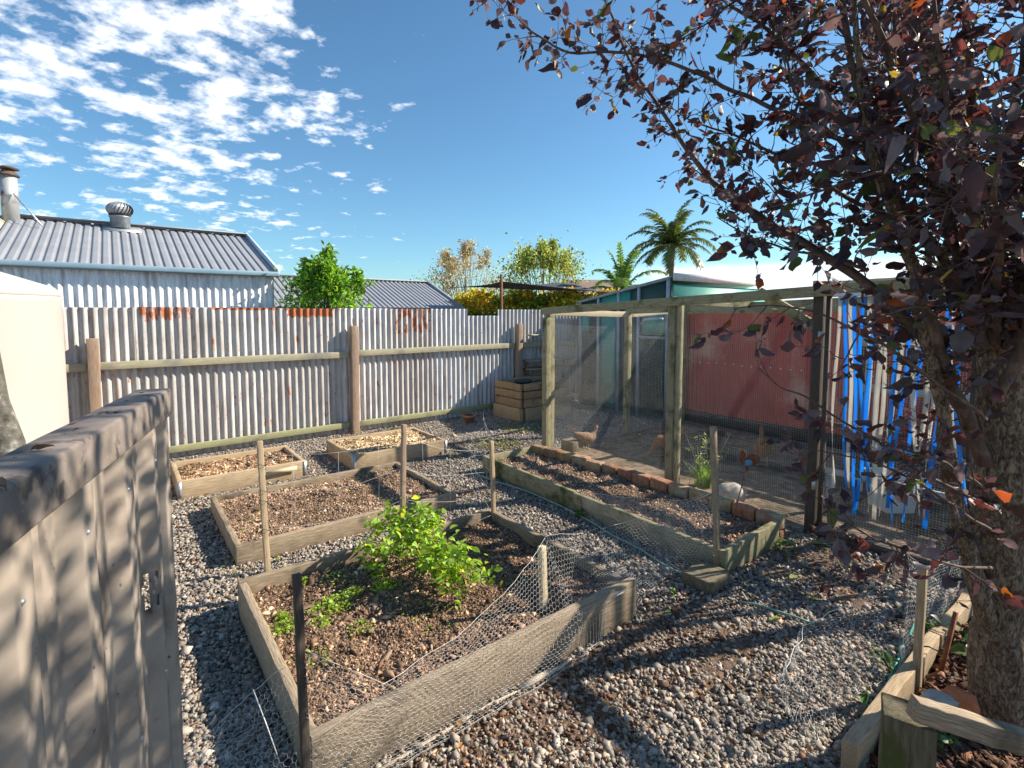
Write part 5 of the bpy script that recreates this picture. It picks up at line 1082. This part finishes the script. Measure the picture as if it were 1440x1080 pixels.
LIMBS = [
 ([(1398, 900, 2.17), (1368, 800, 2.15), (1346, 720, 2.13), (1332, 640, 2.10), (1322, 560, 2.06), (1300, 470, 2.03), (1282, 380, 2.0), (1240, 260, 1.95), (1210, 120, 1.95), (1200, -40, 1.95)], .042, .008, .7),
 ([(1385, 650, 2.15), (1345, 562, 2.1), (1312, 492, 2.08), (1262, 438, 2.1), (1205, 388, 2.2), (1130, 342, 2.3), (1060, 300, 2.4), (1010, 264, 2.5), (985, 235, 2.55), (952, 190, 2.6), (922, 145, 2.65), (890, 92, 2.7), (852, 5, 2.8), (840, -40, 2.8)], .030, .004, 1.0),
 ([(1393, 482, 2.12), (1400, 420, 2.1), (1404, 340, 2.1), (1420, 220, 2.05), (1440, 90, 2.0), (1450, -60, 2.0)], .026, .012, .8),
 ([(1380, 490, 2.12), (1362, 430, 2.1), (1350, 370, 2.1), (1330, 290, 2.1), (1300, 190, 2.1), (1268, 70, 2.1), (1250, -60, 2.15)], .030, .012, .85),
 ([(1365, 600, 2.1), (1335, 530, 2.05), (1312, 460, 2.0), (1285, 380, 2.0), (1262, 290, 2.0), (1228, 190, 2.0), (1196, 80, 2.05), (1180, -50, 2.1)], .026, .010, .9),
 ([(1402, 470, 2.25), (1388, 350, 2.35), (1352, 220, 2.4), (1312, 90, 2.45), (1286, 0, 2.5), (1270, -110, 2.5)], .062, .05, .5),
 ([(1320, 270, 2.2), (1260, 228, 2.2), (1190, 200, 2.2), (1125, 166, 2.25), (1060, 140, 2.3), (990, 106, 2.3), (935, 87, 2.35), (880, 73, 2.4), (800, 72, 2.4), (760, 52, 2.43), (730, 28, 2.45), (704, -8, 2.45)], .014, .003, .75),
 ([(1290, 330, 2.2), (1240, 300, 2.2), (1180, 268, 2.2), (1110, 226, 2.25), (1050, 198, 2.3), (1000, 180, 2.35), (965, 166, 2.35), (940, 148, 2.35)], .011, .002, 1.15),
 ([(1270, 140, 2.2), (1200, 60, 2.25), (1120, -10, 2.3), (1043, -2, 2.4), (1000, 30, 2.4), (950, 60, 2.4), (918, 68, 2.4)], .009, .002, .9),
 ([(1395, 715, 2.0), (1300, 668, 1.95), (1240, 625, 1.95), (1193, 597, 1.95), (1133, 558, 2.0), (1095, 545, 2.02), (1067, 518, 2.05)], .008, .002, .22),
 ([(1385, 590, 2.05), (1337, 553, 1.9), (1290, 520, 1.9), (1243, 487, 1.9), (1190, 455, 1.92), (1147, 438, 1.95), (1090, 428, 2.0), (1035, 432, 2.0)], .009, .002, .3),
 ([(1390, 745, 1.95), (1330, 705, 1.85), (1270, 668, 1.85), (1215, 648, 1.85), (1165, 636, 1.9), (1125, 628, 1.92)], .007, .0015, .75),
 ([(1395, 800, 1.95), (1345, 795, 1.85), (1285, 775, 1.8), (1235, 760, 1.85), (1190, 735, 1.9), (1160, 722, 1.9)], .007, .0015, .7),
 ([(1385, 690, 1.95), (1330, 650, 1.8), (1290, 640, 1.75), (1240, 620, 1.75), (1200, 600, 1.8)], .006, .0015, .75),
 ([(1220, 380, 2.1), (1160, 360, 2.1), (1100, 350, 2.15), (1040, 325, 2.2), (1010, 305, 2.2)], .008, .002, 1.15),
 ([(1240, 250, 2.1), (1180, 200, 2.1), (1120, 130, 2.15), (1100, 60, 2.2), (1085, -20, 2.2)], .009, .003, 1.25),
 ([(1300, 240, 1.9), (1240, 240, 1.8), (1180, 260, 1.75), (1120, 280, 1.8), (1080, 290, 1.8)], .008, .002, 1.1),
 ([(1400, 560, 2.0), (1440, 470, 1.9), (1470, 330, 1.85), (1480, 150, 1.85)], .022, .01, 1.1),
 ([(1385, 400, 2.05), (1350, 250, 1.9), (1330, 120, 1.8), (1310, -20, 1.75)], .014, .006, .85),
 ([(1330, 450, 2.0), (1290, 430, 1.85), (1250, 440, 1.8), (1210, 470, 1.8), (1180, 520, 1.82)], .008, .002, .55),
]
bm = MB(); tw = MB(); bk = MB(); LP, LD, LS, LC = [], [], [], []
def cat_path(P, sub=5):
    out = []
    for i in range(len(P)-1):
        p0 = P[max(i-1, 0)]; p1 = P[i]; p2 = P[i+1]; p3 = P[min(i+2, len(P)-1)]
        for j in range(sub):
            t = j/sub; out.append(.5*((2*p1)+(-p0+p2)*t+(2*p0-5*p1+4*p2-p3)*t*t+(-p0+3*p1-3*p2+p3)*t**3))
    out.append(P[-1]); return out
def add_leaf(p, d, big=1.0):
    LP.append(tuple(p)); LD.append(tuple(d)); LS.append((random.uniform(.012, .028) if random.random() < .4 else random.uniform(.028, .062))*big*(1.5 if random.random() < .12 else 1)); r = random.random()
    w_ = p.x > 1.35
    if r < (.035 if w_ else .02): c_ = random.choice([(.30, .12, .02), (.30, .28, .04), (.34, .10, .03)])
    elif r < .07: c_ = (.08, .13, .03)
    elif r < .26: c_ = (.10, .038, .036)
    elif r < .60: c_ = (.115, .105, .115)
    else: c_ = (.062, .040, .050)
    f_ = random.uniform(.7, 1.35); LC.append((c_[0]*f_, c_[1]*f_, c_[2]*f_))
def twig(p, d, L_, r, level, dens):
    n = max(3, int(L_/.035)); pts = [p]; q = p.copy(); d = d.normalized()
    for i in range(n):
        d = (d+Vector((random.gauss(0, .16), random.gauss(0, .16), random.gauss(.02, .14)))).normalized(); q = q+d*(L_/n); pts.append(q)
        if random.random() < dens:
            for _ in range(1 if random.random() < .6 else 2):
                ld = (d*.6+Vector((random.gauss(0, .7), random.gauss(0, .7), random.gauss(-.45, .5)))).normalized(); add_leaf(q+ld*.012, ld)
        if level > 0 and random.random() < .34: twig(q, (d+Vector((random.gauss(0, .7), random.gauss(0, .7), random.gauss(0, .6)))), L_*random.uniform(.35, .6), r*.6, level-1, dens)
    add_leaf(q, d); tw.tube(pts, [max(r*(1-i/(n+1)), .0011) for i in range(n+1)], 4, cap=False)
def limb(P, r0, r1, dens, twl=.30):
    pts = cat_path(P); n = len(pts); L_ = sum((pts[i+1]-pts[i]).length for i in range(n-1))
    pts = [p+Vector((mnoise.noise(p*7)*.012, mnoise.noise(p*7+Vector((9, 0, 0)))*.012, mnoise.noise(p*7+Vector((0, 9, 0)))*.012)) for p in pts]
    (bk if r0 > .04 else bm).tube(pts, [r0+(r1-r0)*(i/(n-1))**.8 for i in range(n)], 10 if r0 > .01 else 6, rough=.10 if r0 > .02 else .05)
    for i in range(2, n):
        d = (pts[i]-pts[i-1]); step = d.length; d.normalize(); k_ = i/n
        m_ = step/.031*dens*(.35+.65*k_); m_ = int(m_)+(1 if random.random() < m_ % 1 else 0)
        for _ in range(m_):
            rd = Vector((random.gauss(0, 1), random.gauss(0, 1), random.gauss(.1, .8))); rd = (rd-d*rd.dot(d)*.5+d*.5).normalized(); twig(pts[i].copy(), rd, twl*random.uniform(.25, 1.0)*min(1, .45+dens*.55), .0028, 1, .55)
for (P, r0, r1, dens) in LIMBS: limb([V(*q) for q in P], r0, r1, dens)
# limbs that rise beyond the picture and shade the yard
T0 = V(1400, 500, 2.18)
for (dx, dy, dz, L_, r) in ((-.45, -.1, 1, 2.1, .03), (.5, .3, 1, 2.2, .035), (.7, -.3, .8, 2.0, .03), (-.2, -.55, 1, 2.0, .028), (-.55, .15, 1.1, 2.1, .026), (.1, -.5, 1.2, 2.4, .03), (.9, .2, .6, 1.8, .028), (.0, .35, 1.1, 2.2, .03), (-.6, -.5, .9, 1.8, .022), (.4, -.7, .8, 1.9, .026)):
    d = Vector((dx, dy, dz)).normalized(); P = [T0]; q = T0.copy()
    for i in range(6): d = (d+Vector((random.gauss(0, .12), random.gauss(0, .12), .03))).normalized(); q = q+d*(L_/6); P.append(q.copy())
    limb(P, r, .006, .85, .42)
for tgt in ((1.55, 1.25, 2.55), (1.75, 1.0, 2.9), (1.35, 1.45, 2.2), (1.9, 1.5, 3.2), (1.3, 1.0, 2.9), (1.6, .8, 2.3)):
    q = Vector(tgt); limb([T0, T0.lerp(q, .4)+DZ*.12, T0.lerp(q, .8)+DZ*.08, q, q+(q-T0)*.25], .018, .004, 1.1, .36)
bm.build('limbs', M['bark_red'], pt_, smooth=True); bk.build('main_limbs', M['bark'], pt_, smooth=True); tw.build('twigs', M['bark_red'], pt_)

leaves('foliage', np.array(LP), np.array(LD), np.array(LS), M['leaf_plum'], np.array(LC), pt_, width=1.25, curl=.42)
# ------------------------------------------------------------------ greenery beyond the right side of the run
bb = V(1425, 440, 9.5); crown_tree('garden_shrub', 'yellow green leafy shrub glimpsed behind the purple tree', (bb.x, bb.y, 0), 3.0, 1.5, 50, 5000, .12, (.20, .24, .05), .08, 'bark_far', 'shrub', wp=.3, wc=(1.7, .8, .4))
sc.cycles.max_bounces = 6; sc.cycles.transparent_max_bounces = 8

# small debris: dry leaves and bits caught on the near capping, nail heads on the fence rails
pc = []
for i in range(26): pc.append(E0+fd*random.uniform(.02, 1.2)+fnr*random.uniform(-.03, .03)+DZ*(ZC+.006))
pc = np.array([tuple(q) for q in pc]); D = rng.normal(0, 1, (len(pc), 3)); D[:, 2] *= .15
tag(leaves('leaf_bits', pc, D, .012*np.exp(rng.normal(0, .4, len(pc))), M['leaf'], tones(len(pc), (.10, .06, .045), .4), roll=.4), kind='stuff')
